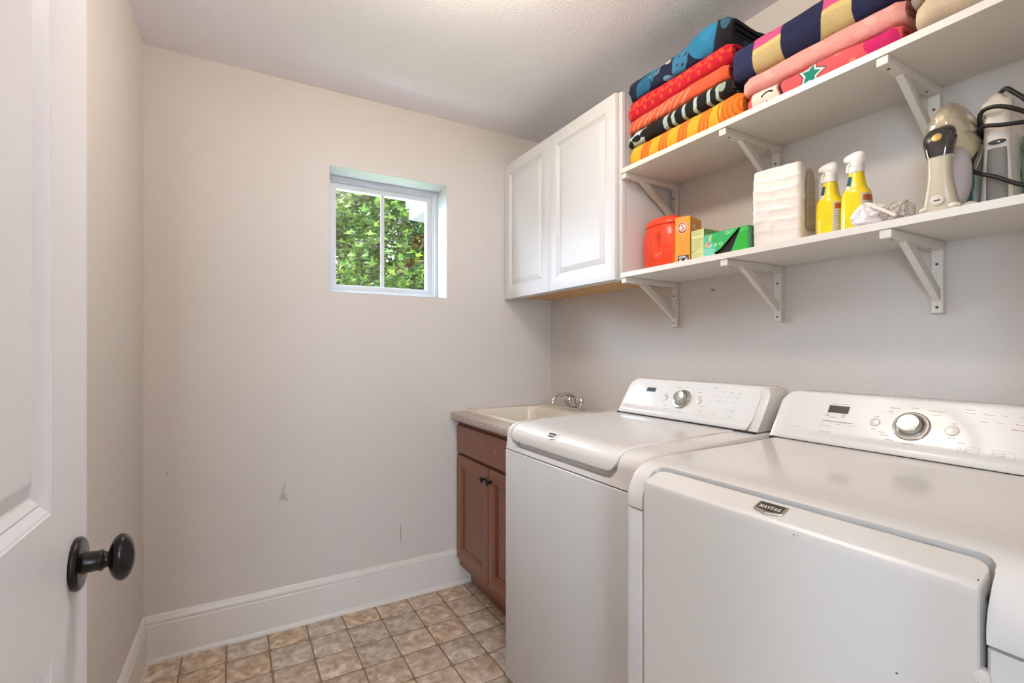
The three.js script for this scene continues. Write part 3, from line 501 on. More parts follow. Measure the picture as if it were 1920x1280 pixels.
{ // ---- dryer with a drop-down front door
  const t = thing('clothes_dryer', 'white front-loading clothes dryer with wide flat door nearest the camera', 'dryer', [1.15, 0, -.5]);
  const zl = -.8685, zr = -.1315, XB = 1.56, dz0 = -.8032, dz1 = -.2358, g5 = .006;
  const o = []; const fillet = (cz, cx, r, a0, a1) => { for (let i = 0; i <= 6; i++) { const a = lerp(a0, a1, i / 6); o.push([cz + r * Math.cos(a), cx + r * Math.sin(a)]); } };
  fillet(zl + .02, .803 + .02, .02, Math.PI, Math.PI * 1.5); o.push([dz0 - g5 - .004, .803], [dz0 - g5, .807], [dz0 - g5, .85], [dz1 + g5, .85], [dz1 + g5, .807], [dz1 + g5 + .004, .803]); fillet(zr - .02, .803 + .02, .02, Math.PI * 1.5, Math.PI * 2); o.push([zr, XB], [zl, XB]);
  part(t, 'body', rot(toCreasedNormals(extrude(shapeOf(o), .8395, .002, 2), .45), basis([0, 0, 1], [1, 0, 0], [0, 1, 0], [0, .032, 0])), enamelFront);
  const dk = arcPts([[.8025, .8755], [.8028, .897], [.8065, .914], [.8135, .929], [.822, .944], [.834, .957], [.848, .9665], [.862, .9715], [.88, .975], [.91, .9768], [.97, .9772], [1.1, .978], [1.24, .98], [1.32, .982], [1.4, .983]], 90);
  let deck = toCreasedNormals(extrudeZ([...dk, [1.555, .983], [XB, .978], [XB, .8755]], zl, zr, .02, 7), .6);
  // door: flat front that folds back over the top edge
  const dp = [[.8, .15], [.8, .5], [.8, .931], [.8002, .9375], [.8018, .9415], [.806, .9445], [.825, .9515], [.845, .9588], [.8535, .9615]];
  const D = []; for (let i = 0; i < dp.length - 1; i++) for (let k = 0; k < 5; k++) D.push([lerp(dp[i][0], dp[i + 1][0], k / 5), lerp(dp[i][1], dp[i + 1][1], k / 5)]); D.push(dp[dp.length - 1]);
  const door = (grow, th, out) => { // rings along z, both upper corners rounded
    const L = [0]; for (let i = 1; i < D.length; i++) L.push(L[i - 1] + Math.hypot(D[i][0] - D[i - 1][0], D[i][1] - D[i - 1][1]));
    const U = L[L.length - 1]; const at = (P, u) => { let i = 1; while (i < D.length - 1 && L[i] < u) i++; const f = (u - L[i - 1]) / (L[i] - L[i - 1]); return [lerp(P[i - 1][0], P[i][0], f), lerp(P[i - 1][1], P[i][1], f)]; };
    const ring = (z, cutU, sink) => { const top = offsetLine(D, out - sink), bot = offsetLine(D, -th), us = []; for (let i = 0; i <= 6; i++) us.push(i / 6 * (U - .1)); for (let i = 1; i <= 26; i++) us.push(U - .1 + i / 26 * .1); const e = U + grow - cutU - sink * .6, a = us.map((u) => at(top, u / U * e)), b = us.map((u) => at(bot, u / U * e)).reverse(); return [...a, ...b].map(([x, y]) => [x, y, z]); };
    const R = .026, rs = [], z0 = dz0 - grow, z1 = dz1 + grow, ed = grow ? 0 : .003, hs = [];
    for (let i = 0; i <= 9; i++) { const q = i / 9 * Math.PI / 2; hs.push([R * (1 - Math.cos(q)), R * (1 - Math.sin(q))]); }
    const sk = (d) => ed * Math.pow(1 - clamp(d / .005), 2);
    rs.push(ring(z0, R, ed)); hs.forEach(([d, c]) => rs.push(ring(z0 + Math.max(d, .0012), c, sk(d + .0012)))); [...hs].reverse().forEach(([d, c]) => rs.push(ring(z1 - Math.max(d, .0012), c, sk(d + .0012)))); rs.push(ring(z1, R, ed));
    return loft(rs, { fan: false, crease: .5 });
  };
  deck = cut(deck, door(g5, .045, .05));
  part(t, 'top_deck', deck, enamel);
  part(t, 'door', door(0, .026, 0), phys('#dfdcd7', .2, { clearcoat: .5, clearcoatRoughness: .12 }));
  for (const [y, z, a, b] of [[.9376, -.4646, .0016, .0011], [.9378, -.4585, .001, .0008], [.7923, -.3218, .0017, .0014], [.951, -.2402, .0011, .003]]) part(t, 'chip', new THREE.SphereGeometry(1, 10, 6).scale(.0003, b, a).translate(y > .945 ? .8125 : .7999, y - (y > .945 ? .0045 : .004), z), std('#5a544d', .8), 'tiny dark chip in the enamel');
  part(t, 'hinge', rot(lathe([[0, 0], [.008, 0], [.0095, .002], [.0095, .012], [.007, .015], [0, .015]], 20), basis([0, 1, 0], [-1, 0, 0], [0, 0, 1], [.815, .833, -.2345])), plasticWhite);
  { const nx = -.345, ny = .9386, M = new THREE.Matrix4().makeBasis(new THREE.Vector3(0, 0, 1), new THREE.Vector3(.9386, .345, 0).multiplyScalar(1.2), new THREE.Vector3(nx, ny, 0)).setPosition(.8285, .953, -.5235); badge(t, M); }
  const C = console_(t, 1.381, .979, -.8785, -.1385, (P) => {
    P.text('estimated time remaining', -.7125, .1275, 3.1, '#2f2d2b'); P.text('less', -.743, .0905, 2.8); P.text('adjust time', -.722, .0865, 2.8); P.text('more', -.696, .0905, 2.8);
    P.line(-.745, .0735, -.668, .0735, '#2f2d2b', 5); ['wet', 'damp', 'cool down', 'dry', 'wrinkle prevent'].forEach((q, i) => P.text(q, -.742 + i * .0185, .067, 2.4, '#5b5854')); P.dot(-.748, .0585, 1.8); P.text('check lint screen', -.745, .0585, 2.9, '#55524e', 'left');
    P.text('quiet series 300', -.748, .04, 3.8, '#77736d', 'left'); P.text('MAYTAG', -.81, .0445, 7, '#d0c4b4', 'center', 'serif');
    P.text('power', -.6205, .102, 4, '#3b3835'); P.text('cancel', -.6195, .0665, 4, '#6b3b30'); P.text('start', -.4655, .1035, 4.6, '#5a342c'); P.text('pause', -.4645, .0675, 4.4, '#5a342c');
    P.text('bulky', -.588, .1205, 3.8, '#4c4945', 'right'); P.text('heavy duty', -.575, .1305, 4, '#4c4945', 'right'); P.text('normal', -.546, .1345, 4.4, '#2f2d2b'); P.text('wrinkle control', -.519, .1315, 4.4, '#6b6761', 'left'); P.text('delicate', -.5085, .121, 4.4, '#6b6761', 'left');
    P.text('touch up', -.594, .0605, 3.6, '#4c4945', 'right'); P.text('timed dry', -.583, .052, 4.2, '#4c4945', 'right'); P.text('rapid dry', -.572, .0425, 4.2, '#4c4945', 'right'); P.text('freshen up', -.541, .0375, 4.4, '#4c4945');
    P.line(-.612, .1165, -.588, .1145, '#b3aea6', 3); P.line(-.612, .0565, -.592, .0555, '#b3aea6', 3);
    P.text('modifiers', -.452, .1425, 3.6, '#2f2d2b', 'left'); ['air fluff', 'extra low', 'low', 'medium', 'high'].forEach((q, i) => { const z = -.448 + i * .029; P.dot(z, .1345, 2); P.text(q, z + .003, .1335, 3.1, '#55524e', 'left'); });
    ['damp', 'less', 'normal', 'more'].forEach((q, i) => { const z = -.4225 + i * .029; P.dot(z, .1165, 2); P.text(q, z + .003, .1155, 3.1, '#55524e', 'left'); }); P.text('adjust sensor dry', -.372, .1035, 3.8, '#3b3835', 'left'); P.line(-.452, .1245, -.395, .1245, '#cbc6bf', 2); P.line(-.452, .1045, -.385, .1045, '#cbc6bf', 2);
    P.text('options', -.4515, .0575, 3.6, '#2f2d2b', 'left');
    [[-.432, .042, 'damp dry', 'signal'], [-.3755, .042, 'wrinkle', 'prevent']].forEach(([z, s, a, b]) => { P.rect(z - .0165, s - .0085, z + .0185, s + .0085, '#bdb8b0', 3); P.dot(z - .0125, s + .001, 2); P.text(a, z - .007, s + .003, 3, '#4c4945', 'left'); P.text(b, z - .007, s - .003, 3, '#4c4945', 'left'); });
  }, '#e6e3de');
  C.plateBox('display', -.7385, .1, -.688, .122, .0012, phys('#171513', .1, { clearcoat: 1, clearcoatRoughness: .05 }), 'dark display window');
  C.disc('cycle_dial', -.5435, .0845, dialProf, dialMat, 'round silver dial');
  C.disc('button', -.6205, .0852, btnProf, btnMat); C.disc('button', -.4665, .0855, btnProf.map(([r, h]) => [r * 1.15, h]), btnMat);
  for (const [z, s] of [[-.735, .0925], [-.697, .0925]]) C.disc('button', z, s, [[0, 0], [.0042, 0], [.0046, .0006], [.0036, .0014], [0, .0017]], chrome);
  part(t, 'gasket', box(1.3752, 1.392, .978, .9845, -.872, -.145), blackMat, 'dark seam under the console');
  part(t, 'foot', foot(.9, zl + .06), blackMat); part(t, 'foot', foot(.9, zr - .06), blackMat); part(t, 'foot', foot(1.5, zl + .06), blackMat); part(t, 'foot', foot(1.5, zr - .06), blackMat);
}
// ---------------------------------------------------------------- folded towels on the upper shelf
const terry = dataTex(256, 256, (u, v) => .5 + .8 * tileNoise(u, v, 44, 2, 5), false);
function towel(name, label, o, draw, group) { // z0..z1 along the shelf, folded edge at x = xf facing the room
  const { z0, z1, y0, T, xf, D = .25, seed = 1, amp = .004, top = () => 0, base = () => 0, shift = () => 0, fluff = .0022, n = 2, endIn = .012 } = o;
  const t = thing(name, label, 'towel', [xf + D / 2, y0, (z0 + z1) / 2], 0, group);
  const layer = (h0, h1, th, x0, Dl) => { const Ht = h1 - h0, o1 = [], i1 = [], K = 12, ax = Math.min(Ht * .46, .05);
    const ring = (q, hs, a, xs) => { for (let i = 0; i <= 5; i++) q.push([lerp(Dl, xs + a, i / 5), hs[0], i / 5 * .28]); for (let i = 1; i < K; i++) { const e = -Math.PI / 2 + i / K * Math.PI; q.push([xs + a - a * Math.pow(Math.cos(e), .8), (hs[0] + hs[1]) / 2 + (hs[1] - hs[0]) / 2 * Math.sin(e), .28 + .44 * i / K]); } for (let i = 0; i <= 5; i++) q.push([lerp(xs + a, Dl, i / 5), hs[1], .72 + i / 5 * .28]); };
    ring(o1, [h0, h1], ax, x0); ring(i1, [h0 + th, h1 - th], Math.max(ax - th * .8, .004), x0 + th); return [o1, i1]; };
  const layers = []; let h0 = 0, h1 = T, x0 = 0; const th = T / (n * 2 + .25);
  for (let k = 0; k < n; k++) { layers.push(layer(h0, h1, th * .97, x0, D)); h0 += th * 1.02; h1 -= th * 1.02; x0 += th * 1.02; }
  const M = 44, gs = [];
  layers.forEach(([A, B], li) => {
    const outl = [...A, ...B.slice().reverse()], N = outl.length, rings = [];
    for (let j = 0; j <= M; j++) { const f = j / M, e = Math.min(f, 1 - f), inset = endIn * (1 - sstep(0, .05, e)) + li * .006 * (1 - sstep(0, .02, e)), z = lerp(z0, z1, f);
      const zz = z + (f < .5 ? 1 : -1) * li * .004 * (1 - sstep(0, .04, e));
      rings.push(outl.map(([x, y, v]) => { const yy = y / T, X = x + inset * (1 - sstep(0, .08, x)), up = top(f) * yy, w = amp * (fbm(z * 9, x * 8 + yy * .6, seed + .3, 3) * (.35 + yy)) * 1.6, dx = amp * 1.8 * fbm(z * 7, yy * 2.5, seed + 9, 3) * (1 - sstep(.02, .12, x)); return [xf + X + dx + shift(f) * (1 - sstep(.05, .2, x)), y0 + base(f) + Math.max(.0002, y * (1 - .25 * inset / .012 * .4) + up + w * sstep(.05, .5, yy)), zz]; })); }
    const g = loft(rings, { fan: false, crease: 0 }), uv = g.attributes.uv, cnt = uv.count, nn = N + 1;
    for (let k = 0; k < cnt; k++) { const body = k < nn * (M + 1), i = body ? (k % nn) % N : (k - nn * (M + 1)) % N, j = body ? Math.floor(k / nn) : (k - nn * (M + 1) < N ? 0 : M); uv.setXY(k, j / M, outl[i][2]); }
    gs.push(g);
  });
  const map = canvasTex(512, 256, draw);
  part(t, 'outer_fold', gs[0], phys('#ffffff', .95, { map, bumpMap: again(terry, 9, 2.6), bumpScale: fluff, sheen: .4, sheenRoughness: .6 }));
  if (gs.length > 1) part(t, 'inner_fold', merge(gs.slice(1)), phys('#ffffff', .95, { map, bumpMap: again(terry, 9, 2.6), bumpScale: fluff, sheen: .4, sheenRoughness: .6 }));
  return t;
}
const fill = (g, w, h, c) => { g.fillStyle = c; g.fillRect(0, 0, w, h); };
const poly = (g, pts, c) => { g.fillStyle = c; g.beginPath(); pts.forEach(([x, y], i) => i ? g.lineTo(x, y) : g.moveTo(x, y)); g.closePath(); g.fill(); };
const oval = (g, x, y, a, b, c, r = 0) => { g.fillStyle = c; g.beginPath(); g.ellipse(x, y, a, b, r, 0, 7); g.fill(); };
const ST1 = 'beach towels of the tall stack', ST2 = 'towels of the middle stack', US = S2 + ST + .0003;
towel('towel', 'yellow and orange swirled beach towel, lowest of the tall stack by the cabinet', { z0: -1.432, z1: -.945, y0: US, T: .074, xf: 1.345, seed: 2, n: 2, top: (f) => .012 * f }, (g, w, h) => {
  fill(g, w, h, '#e9b32c'); for (let k = 0; k < 6; k++) { const x = 60 + k * 92; g.save(); g.translate(x, 0); g.fillStyle = k % 2 ? '#ee8a26' : '#e58021'; g.beginPath(); g.moveTo(0, h); g.bezierCurveTo(-40, h * .6, 70, h * .4, 10, 0); g.lineTo(56, 0); g.bezierCurveTo(110, h * .4, 10, h * .6, 48, h); g.fill(); g.strokeStyle = '#cf6418'; g.lineWidth = 5; for (const d of [10, 26, 42]) { g.beginPath(); g.moveTo(d, h); g.bezierCurveTo(d - 36, h * .6, d + 66, h * .4, d + 8, 0); g.stroke(); } g.restore(); }
  g.fillStyle = '#ee8322'; g.fillRect(440, 0, 72, h); g.strokeStyle = '#d3651a'; g.lineWidth = 6; for (let k = 0; k < 5; k++) { g.beginPath(); g.arc(520, 128, 20 + k * 18, 1.6, 4.7); g.stroke(); } }, ST1);
towel('towel', 'black beach towel with pale bars, second from bottom of the tall stack', { z0: -1.438, z1: -.975, y0: US + .078, T: .046, xf: 1.342, seed: 4, n: 2, base: (f) => .012 * f, top: (f) => .004 * f, shift: (f) => -.004 * f }, (g, w, h) => {
  fill(g, w, h, '#16110f'); for (const [x, d] of [[196, 22], [238, 16], [290, 15], [342, 16], [402, 15], [440, 13]]) poly(g, [[x, h], [x + d, h], [x + d + 26, 0], [x + 26, 0]], '#b8d0cb');
  poly(g, [[0, 0], [110, 0], [120, 120], [60, h], [0, h]], '#c9d8dc'); for (const [x, y, a, b] of [[30, 90, 22, 26], [86, 78, 26, 18], [60, 140, 26, 20], [16, 160, 20, 26], [104, 130, 20, 24], [30, 205, 30, 20], [92, 40, 20, 16]]) oval(g, x, y, a, b, '#14100f', .4); oval(g, 478, 120, 16, 26, '#9fb3a4'); }, ST1);
towel('towel', 'plain coral orange beach towel in the middle of the tall stack', { z0: -1.438, z1: -.995, y0: US + .129, T: .046, xf: 1.346, seed: 7, n: 2, base: (f) => .016 * f, top: (f) => .004 * f }, (g, w, h) => {
  fill(g, w, h, '#f2603e'); for (let k = 0; k < 9; k++) { g.strokeStyle = '#f78d68'; g.lineWidth = 8 + (k % 3) * 3; g.beginPath(); g.moveTo(20 + k * 34, 190 - (k % 2) * 20); g.quadraticCurveTo(50 + k * 34, 140, 76 + k * 34, 92 + (k % 3) * 10); g.stroke(); } }, ST1);
towel('towel', 'red beach towel with orange zigzag pattern, second from top of the tall stack', { z0: -1.444, z1: -.985, y0: US + .18, T: .08, xf: 1.348, seed: 9, n: 2, base: (f) => .02 * f, top: (f) => -.018 * f }, (g, w, h) => {
  fill(g, w, h, '#cd1830'); for (let k = 0; k < 12; k++) { const x = k * 46 - 10; for (const [y, c] of [[62, '#f4573a'], [130, '#f0502f'], [196, '#f4653f']]) { poly(g, [[x, y], [x + 23, y - 26], [x + 46, y], [x + 34, y + 4], [x + 23, y - 8], [x + 12, y + 4]], c); poly(g, [[x + 14, y + 14], [x + 23, y + 4], [x + 32, y + 14], [x + 23, y + 26]], c); } } }, ST1);
towel('towel', 'navy beach towel with blue sea creatures, top of the tall stack', { z0: -1.446, z1: -1.0, y0: US + .264, T: .062, xf: 1.35, D: .24, seed: 12, amp: .009, n: 3, top: (f) => .012 + .028 * sstep(.5, .8, f) - .012 * sstep(.9, 1, f), shift: (f) => .012 * f, endIn: .018 }, (g, w, h) => {
  fill(g, w, h, '#1b2440'); oval(g, 400, 110, 66, 60, '#2a7ea6', .5); oval(g, 420, 92, 40, 40, '#3089b2');
  poly(g, [[262, 60], [330, 40], [352, 110], [300, 190], [250, 200]], '#3d7ea3'); for (const [x, y] of [[290, 110], [312, 96], [280, 140], [305, 150], [325, 125]]) oval(g, x, y, 7, 4, '#16203a', -.5);
  poly(g, [[60, 140], [150, 90], [140, 150], [100, 200], [40, 190]], '#256a8c'); for (let k = 0; k < 6; k++) { g.strokeStyle = '#9cc4d8'; g.lineWidth = 4; g.beginPath(); g.moveTo(150 + k * 9, 60 + k * 3); g.lineTo(140 + k * 9, 130); g.stroke(); }
  poly(g, [[130, 80], [190, 40], [175, 110], [150, 150]], '#37789a'); oval(g, 228, 100, 20, 12, '#c9d6d2', .5); oval(g, 228, 170, 26, 14, '#6aa3bd', .5); poly(g, [[0, 200], [120, 180], [130, 256], [0, 256]], '#2f6f9a'); poly(g, [[455, 0], [512, 0], [512, 256], [478, 256]], '#15171e'); oval(g, 490, 90, 16, 34, '#3a6a80'); }, ST1);
towel('towel', 'coral beach towel with green star and cream end, lowest of the middle stack', { z0: -.925, z1: -.535, y0: US, T: .053, xf: 1.343, seed: 15, n: 2 }, (g, w, h) => {
  fill(g, w, h, '#ec5f62'); poly(g, [[30, 0], [150, 0], [118, 90], [138, 170], [150, h], [20, h]], '#f1e3d3'); g.strokeStyle = '#1b1720'; g.lineWidth = 9; g.beginPath(); g.moveTo(150, 40); g.quadraticCurveTo(120, 110, 158, 190); g.stroke(); g.lineWidth = 6; g.beginPath(); g.moveTo(66, 130); g.quadraticCurveTo(90, 112, 112, 128); g.moveTo(70, 170); g.lineTo(84, 150); g.stroke();
  const star = (cx, cy, r, c) => { const p = []; for (let i = 0; i < 10; i++) { const a = -1.3 + i * Math.PI / 5, q = i % 2 ? r * .48 : r; p.push([cx + q * Math.cos(a), cy + q * 1.1 * Math.sin(a)]); } poly(g, p, c); }; star(248, 132, 56, '#3f4a5c'); star(248, 132, 49, '#e9efe8'); star(248, 132, 34, '#1f8a72');
  for (const [x, y] of [[330, 100], [380, 150], [200, 90], [350, 170]]) oval(g, x, y, 12, 9, '#f28a72'); oval(g, 446, 110, 34, 50, '#d31f66'); oval(g, 485, 140, 24, 40, '#d6246a'); }, ST2);
towel('towel', 'pale salmon pink towel between the star towel and the navy striped towel', { z0: -.94, z1: -.528, y0: US + .056, T: .053, xf: 1.345, seed: 18, n: 2, endIn: .01 }, (g, w, h) => { fill(g, w, h, '#f0a49a'); const R = rng(6); for (let k = 0; k < 22; k++) oval(g, R() * w, 60 + R() * 140, 14 + R() * 18, 8 + R() * 10, 'rgba(248,196,180,.5)', R()); }, ST2);
towel('towel', 'navy towel with pink and tan stripes, top of the middle stack', { z0: -.985, z1: -.545, y0: US + .113, T: .096, xf: 1.335, D: .27, seed: 21, amp: .008, n: 2, endIn: .035, top: (f) => .012 * Math.sin(f * 3.1), shift: (f) => .006 * f }, (g, w, h) => {
  fill(g, w, h, '#1f2347'); const band = (x0, x1, s) => { for (const [a, b, c] of [[40, 82, '#d8cd78'], [82, 122, '#cf5388'], [122, 132, '#d8c27e'], [132, 178, '#c9b37c'], [178, 214, '#cf8e3c']]) poly(g, [[x0 + a * s, a], [x1 + a * s, a], [x1 + b * s, b], [x0 + b * s, b]], c); }; band(92, 214, -.12); band(310, 420, -.1);
  oval(g, 262, 108, 64, 88, '#1b2045'); oval(g, 250, 40, 66, 40, '#1f2347', .1); poly(g, [[400, 0], [512, 0], [512, h], [420, h]], '#1e2247'); oval(g, 470, 60, 20, 20, '#b99b3b'); oval(g, 40, 120, 60, 110, '#262a52'); }, ST2);
towel('towel', 'fluffy beige towel overhanging the upper shelf edge at the right', { z0: -.497, z1: -.09, y0: US, T: .06, xf: 1.312, D: .3, seed: 25, amp: .005, fluff: .0035, n: 2 }, (g, w, h) => fill(g, w, h, '#d8c1a2'), 'bath towels at the right end');
towel('towel', 'taupe grey bath towel on top of the fluffy beige towel', { z0: -.51, z1: -.1, y0: US + .065, T: .047, xf: 1.325, D: .28, seed: 28, amp: .005, fluff: .003, n: 2 }, (g, w, h) => { fill(g, w, h, '#b5a795'); for (const x of [60, 90, 130]) poly(g, [[x, 0], [x + 12, 0], [x + 12, h], [x, h]], '#8f8274'); }, 'bath towels at the right end');
towel('towel', 'dark brown bath towel above the taupe one at the top right', { z0: -.54, z1: -.1, y0: US + .117, T: .06, xf: 1.335, D: .27, seed: 31, amp: .006, fluff: .003, n: 2 }, (g, w, h) => fill(g, w, h, '#6a5657'), 'bath towels at the right end');

// ---------------------------------------------------------------- things on the lower shelf
const LS = S1 + ST + .0003;
{ // orange detergent tub
  const t = thing('detergent_tub', 'glossy orange plastic laundry detergent tub with moulded grip', 'detergent', [1.475, LS, -1.3605]);
  const prof = [[0, .07], [.003, .0775], [.012, .083], [.05, .0915], [.095, .0945], [.135, .0915], [.162, .0845], [.1765, .0775]];
  const at = (y) => { let i = 1; while (i < prof.length - 1 && prof[i][0] < y) i++; return lerp(prof[i - 1][1], prof[i][1], clamp((y - prof[i - 1][0]) / (prof[i][0] - prof[i - 1][0]))); };
  const sec = (w, d, y, dent) => { const o = []; for (let i = 0; i < 96; i++) { const a = i / 96 * Math.PI * 2, c = Math.cos(a), s = Math.sin(a), e = .8; let x = -d * Math.sign(c) * Math.pow(Math.abs(c), e), z = w * Math.sign(s) * Math.pow(Math.abs(s), e); let gi = 0; if (dent && c > 0) { const q = Math.hypot((z - .018) / .0165, (y - .097) / .057), q2 = Math.hypot((z + .012) / .016, (y - .097) / .062); gi = .02 * (1 - sstep(.35, 1, q)) - .0065 * (1 - sstep(.3, 1.25, q2)) - .003 * (1 - sstep(.8, 1.5, q)) * sstep(.6, 1, q); } o.push([x + gi, y, z]); } return o; };
  const rings = []; for (let j = 0; j <= 56; j++) { const y = .1765 * j / 56; rings.push(sec(at(y), at(y) * .66, y, true)); }
  const orange = phys('#f0481c', .3, { clearcoat: .25, clearcoatRoughness: .2 });
  loc(t, 'body', loft(rings, {}), orange);
  loc(t, 'lid', loft([[.177, .077], [.1795, .083], [.186, .0835], [.19, .0815], [.2, .075], [.2075, .066], [.2105, .055]].map(([y, w]) => sec(w, w * .66, y)), { crease: .7 }), phys('#f4502a', .32));
  const lt = canvasTex(256, 512, (g, w, h) => { fill(g, w, h, '#e8622c'); g.fillStyle = '#f4a171'; g.font = 'bold 34px sans-serif'; g.save(); g.translate(70, 190); g.rotate(-Math.PI / 2); g.fillText('laundry', 0, 30); g.restore(); g.fillStyle = '#e2833f'; g.fillRect(40, 210, 216, 10); g.fillStyle = 'rgba(240,150,80,.55)'; for (let k = 0; k < 13; k++) g.fillRect(50, 232 + k * 20, 150 - (k * 37) % 50, 6); g.fillStyle = '#e9822f'; g.fillRect(30, 380, 226, 112); });
  const lg = new THREE.BufferGeometry(), P = [], U = [], I = [], nu = 12, nv = 16; for (let j = 0; j <= nv; j++) for (let i = 0; i <= nu; i++) { const y = lerp(.012, .155, j / nv), f = i / nu, w = at(y), d = w * .66, a = lerp(.83, 1.62, f), e = .8; P.push(-d * Math.pow(Math.max(0, Math.cos(a)), e) * (Math.cos(a) > 0 ? 1 : 0) - .0012 * Math.cos(a), y, w * Math.pow(Math.sin(a), e) + .0012); U.push(f, j / nv); } for (let j = 0; j < nv; j++) for (let i = 0; i < nu; i++) { const a = j * (nu + 1) + i; I.push(a, a + 1, a + nu + 2, a, a + nu + 2, a + nu + 1); } lg.setAttribute('position', new THREE.Float32BufferAttribute(P, 3)); lg.setAttribute('uv', new THREE.Float32BufferAttribute(U, 2)); lg.setIndex(I); lg.computeVertexNormals();
  loc(t, 'label', lg, phys('#ffffff', .35, { map: lt }), 'paler orange printed label');
}
function carton(name, label, w, h, d, p, turn, front, side, cat = 'box') { // local: front faces +z, width along x, left edge at x = 0
  const t = thing(name, label, cat, p, turn);
  const card = (tex) => std('#ffffff', .55, { map: tex });
  loc(t, 'front', box(0, w, 0, h, -.0008, 0), card(front)); loc(t, 'side', box(w - .0008, w, 0, h, -d, -.0008), card(side)); loc(t, 'side', box(0, .0008, 0, h, -d, -.0008), card(side));
  loc(t, 'back', box(.0008, w - .0008, 0, h, -d, -d + .0008), card(side)); loc(t, 'lid', box(.0008, w - .0008, h - .0008, h, -d + .0008, -.0008), card(side)); loc(t, 'bottom', box(.0008, w - .0008, 0, .0008, -d + .0008, -.0008), card(side));
  return t;
}
{
  const logo = (g, x, y, r) => { oval(g, x, y, r, r, '#f4efe6'); oval(g, x, y, r * .93, r * .93, '#c2352c'); oval(g, x, y, r * .62, r * .62, '#f6f1ea'); g.save(); g.translate(x, y); g.fillStyle = '#f6efe6'; g.font = `bold ${r * .27}px sans-serif`; g.textAlign = 'center'; const s = 'ARM & HAMMER'; for (let i = 0; i < s.length; i++) { g.save(); g.rotate((i - 5.5) * .36); g.fillText(s[i], 0, -r * .68); g.restore(); } g.strokeStyle = '#9c2c2c'; g.lineWidth = r * .14; g.lineCap = 'round'; g.beginPath(); g.moveTo(-r * .3, r * .32); g.quadraticCurveTo(r * .38, r * .4, r * .2, -r * .02); g.lineTo(-r * .02, -r * .08); g.stroke(); g.lineWidth = r * .1; g.beginPath(); g.moveTo(r * .1, r * .1); g.lineTo(-r * .02, -r * .36); g.stroke(); g.fillStyle = '#9c2c2c'; g.fillRect(-r * .26, -r * .46, r * .36, r * .16); g.restore(); };
  const f = canvasTex(256, 680, (g, w, h) => { fill(g, w, h, '#f2a53a'); logo(g, w * .48, h * .24, 84); g.fillStyle = '#232a55'; g.fillRect(46, 566, 186, 114); g.fillStyle = '#e8e6e8'; g.fillRect(60, 578, 120, 14); g.fillRect(60, 600, 158, 8); oval(g, 90, 650, 26, 30, '#eceaf0'); oval(g, 190, 650, 30, 34, '#eceaf0'); });
  const s = canvasTex(512, 680, (g, w, h) => { fill(g, w, h, '#ee9f35'); logo(g, 170, h * .2, 80); g.fillStyle = 'rgba(190,110,30,.5)'; for (let k = 0; k < 14; k++) g.fillRect(50, 330 + k * 22, 320 - (k * 53) % 90, 8); });
  carton('powder_box', 'tall orange powder box with round red and white emblem', .0535, .1625, .1, [1.375 - .31 * .0535 + .0, LS, -1.158 - .95 * .0535], -Math.PI / 2 + .315, f, s);
  const pf = canvasTex(256, 512, (g, w, h) => { fill(g, w, h, '#d4d690'); const R = rng(77); g.fillStyle = 'rgba(88,92,52,.55)'; for (let k = 0; k < 4; k++) g.fillRect(18, 24 + k * 18, 130 + R() * 80, 6); g.fillStyle = '#eef0c4'; g.fillRect(10, 110, 236, 8); g.fillStyle = 'rgba(110,112,64,.45)'; for (let k = 0; k < 14; k++) g.fillRect(18, 140 + k * 15, 150 + R() * 70, 6); g.fillStyle = '#5f6440'; g.fillRect(16, 352, 70, 12); g.fillStyle = 'rgba(110,112,64,.45)'; for (let k = 0; k < 8; k++) g.fillRect(18, 386 + k * 15, 120 + R() * 100, 6); });
  const ps = canvasTex(256, 256, (g, w, h) => { fill(g, w, h, '#8fae5e'); const R = rng(9); for (let k = 0; k < 90; k++) oval(g, R() * w, R() * h, 4 + R() * 16, 3 + R() * 8, ['#5f8f4a', '#a9c07a', '#3f6f3c', '#c6d09a'][R() * 4 | 0], R() * 3); });
  carton('small_box', 'small pale green box with fine print beside the orange powder box', .051, .1045, .12, [1.3725, LS, -1.1 - .051], -Math.PI / 2 + .02, pf, ps);
  // green box torn open along a slanting line
  const t = thing('green_box', 'bright green cardboard box with a slanting dark dispenser opening', 'box', [1.36, LS, -1.0085]);
  const gt = canvasTex(1024, 512, (g, w, h) => { fill(g, w, h, '#26b257'); const gr = (x) => (x + .082) / .164 * w, gy = (y) => h - y / .0765 * h; poly(g, [[0, 0], [gr(-.06), 0], [gr(-.03), gy(.02)], [gr(-.035), h], [0, h]], '#4fbf9a'); poly(g, [[0, 300], [gr(-.045), 330], [gr(-.04), h], [0, h]], '#7fcfb4'); oval(g, gr(-.068), gy(.042), 46, 64, '#e8a58a', .2); oval(g, gr(-.061), gy(.044), 26, 40, '#c8685c', .3); poly(g, [[gr(-.058), gy(.07)], [gr(-.048), gy(.074)], [gr(-.055), gy(.052)], [gr(-.062), gy(.05)]], '#d8cf5a'); g.strokeStyle = '#4a5660'; g.lineWidth = 12; g.beginPath(); g.moveTo(gr(-.045), gy(.05)); g.quadraticCurveTo(gr(-.03), gy(.058), gr(-.018), gy(.068)); g.stroke();
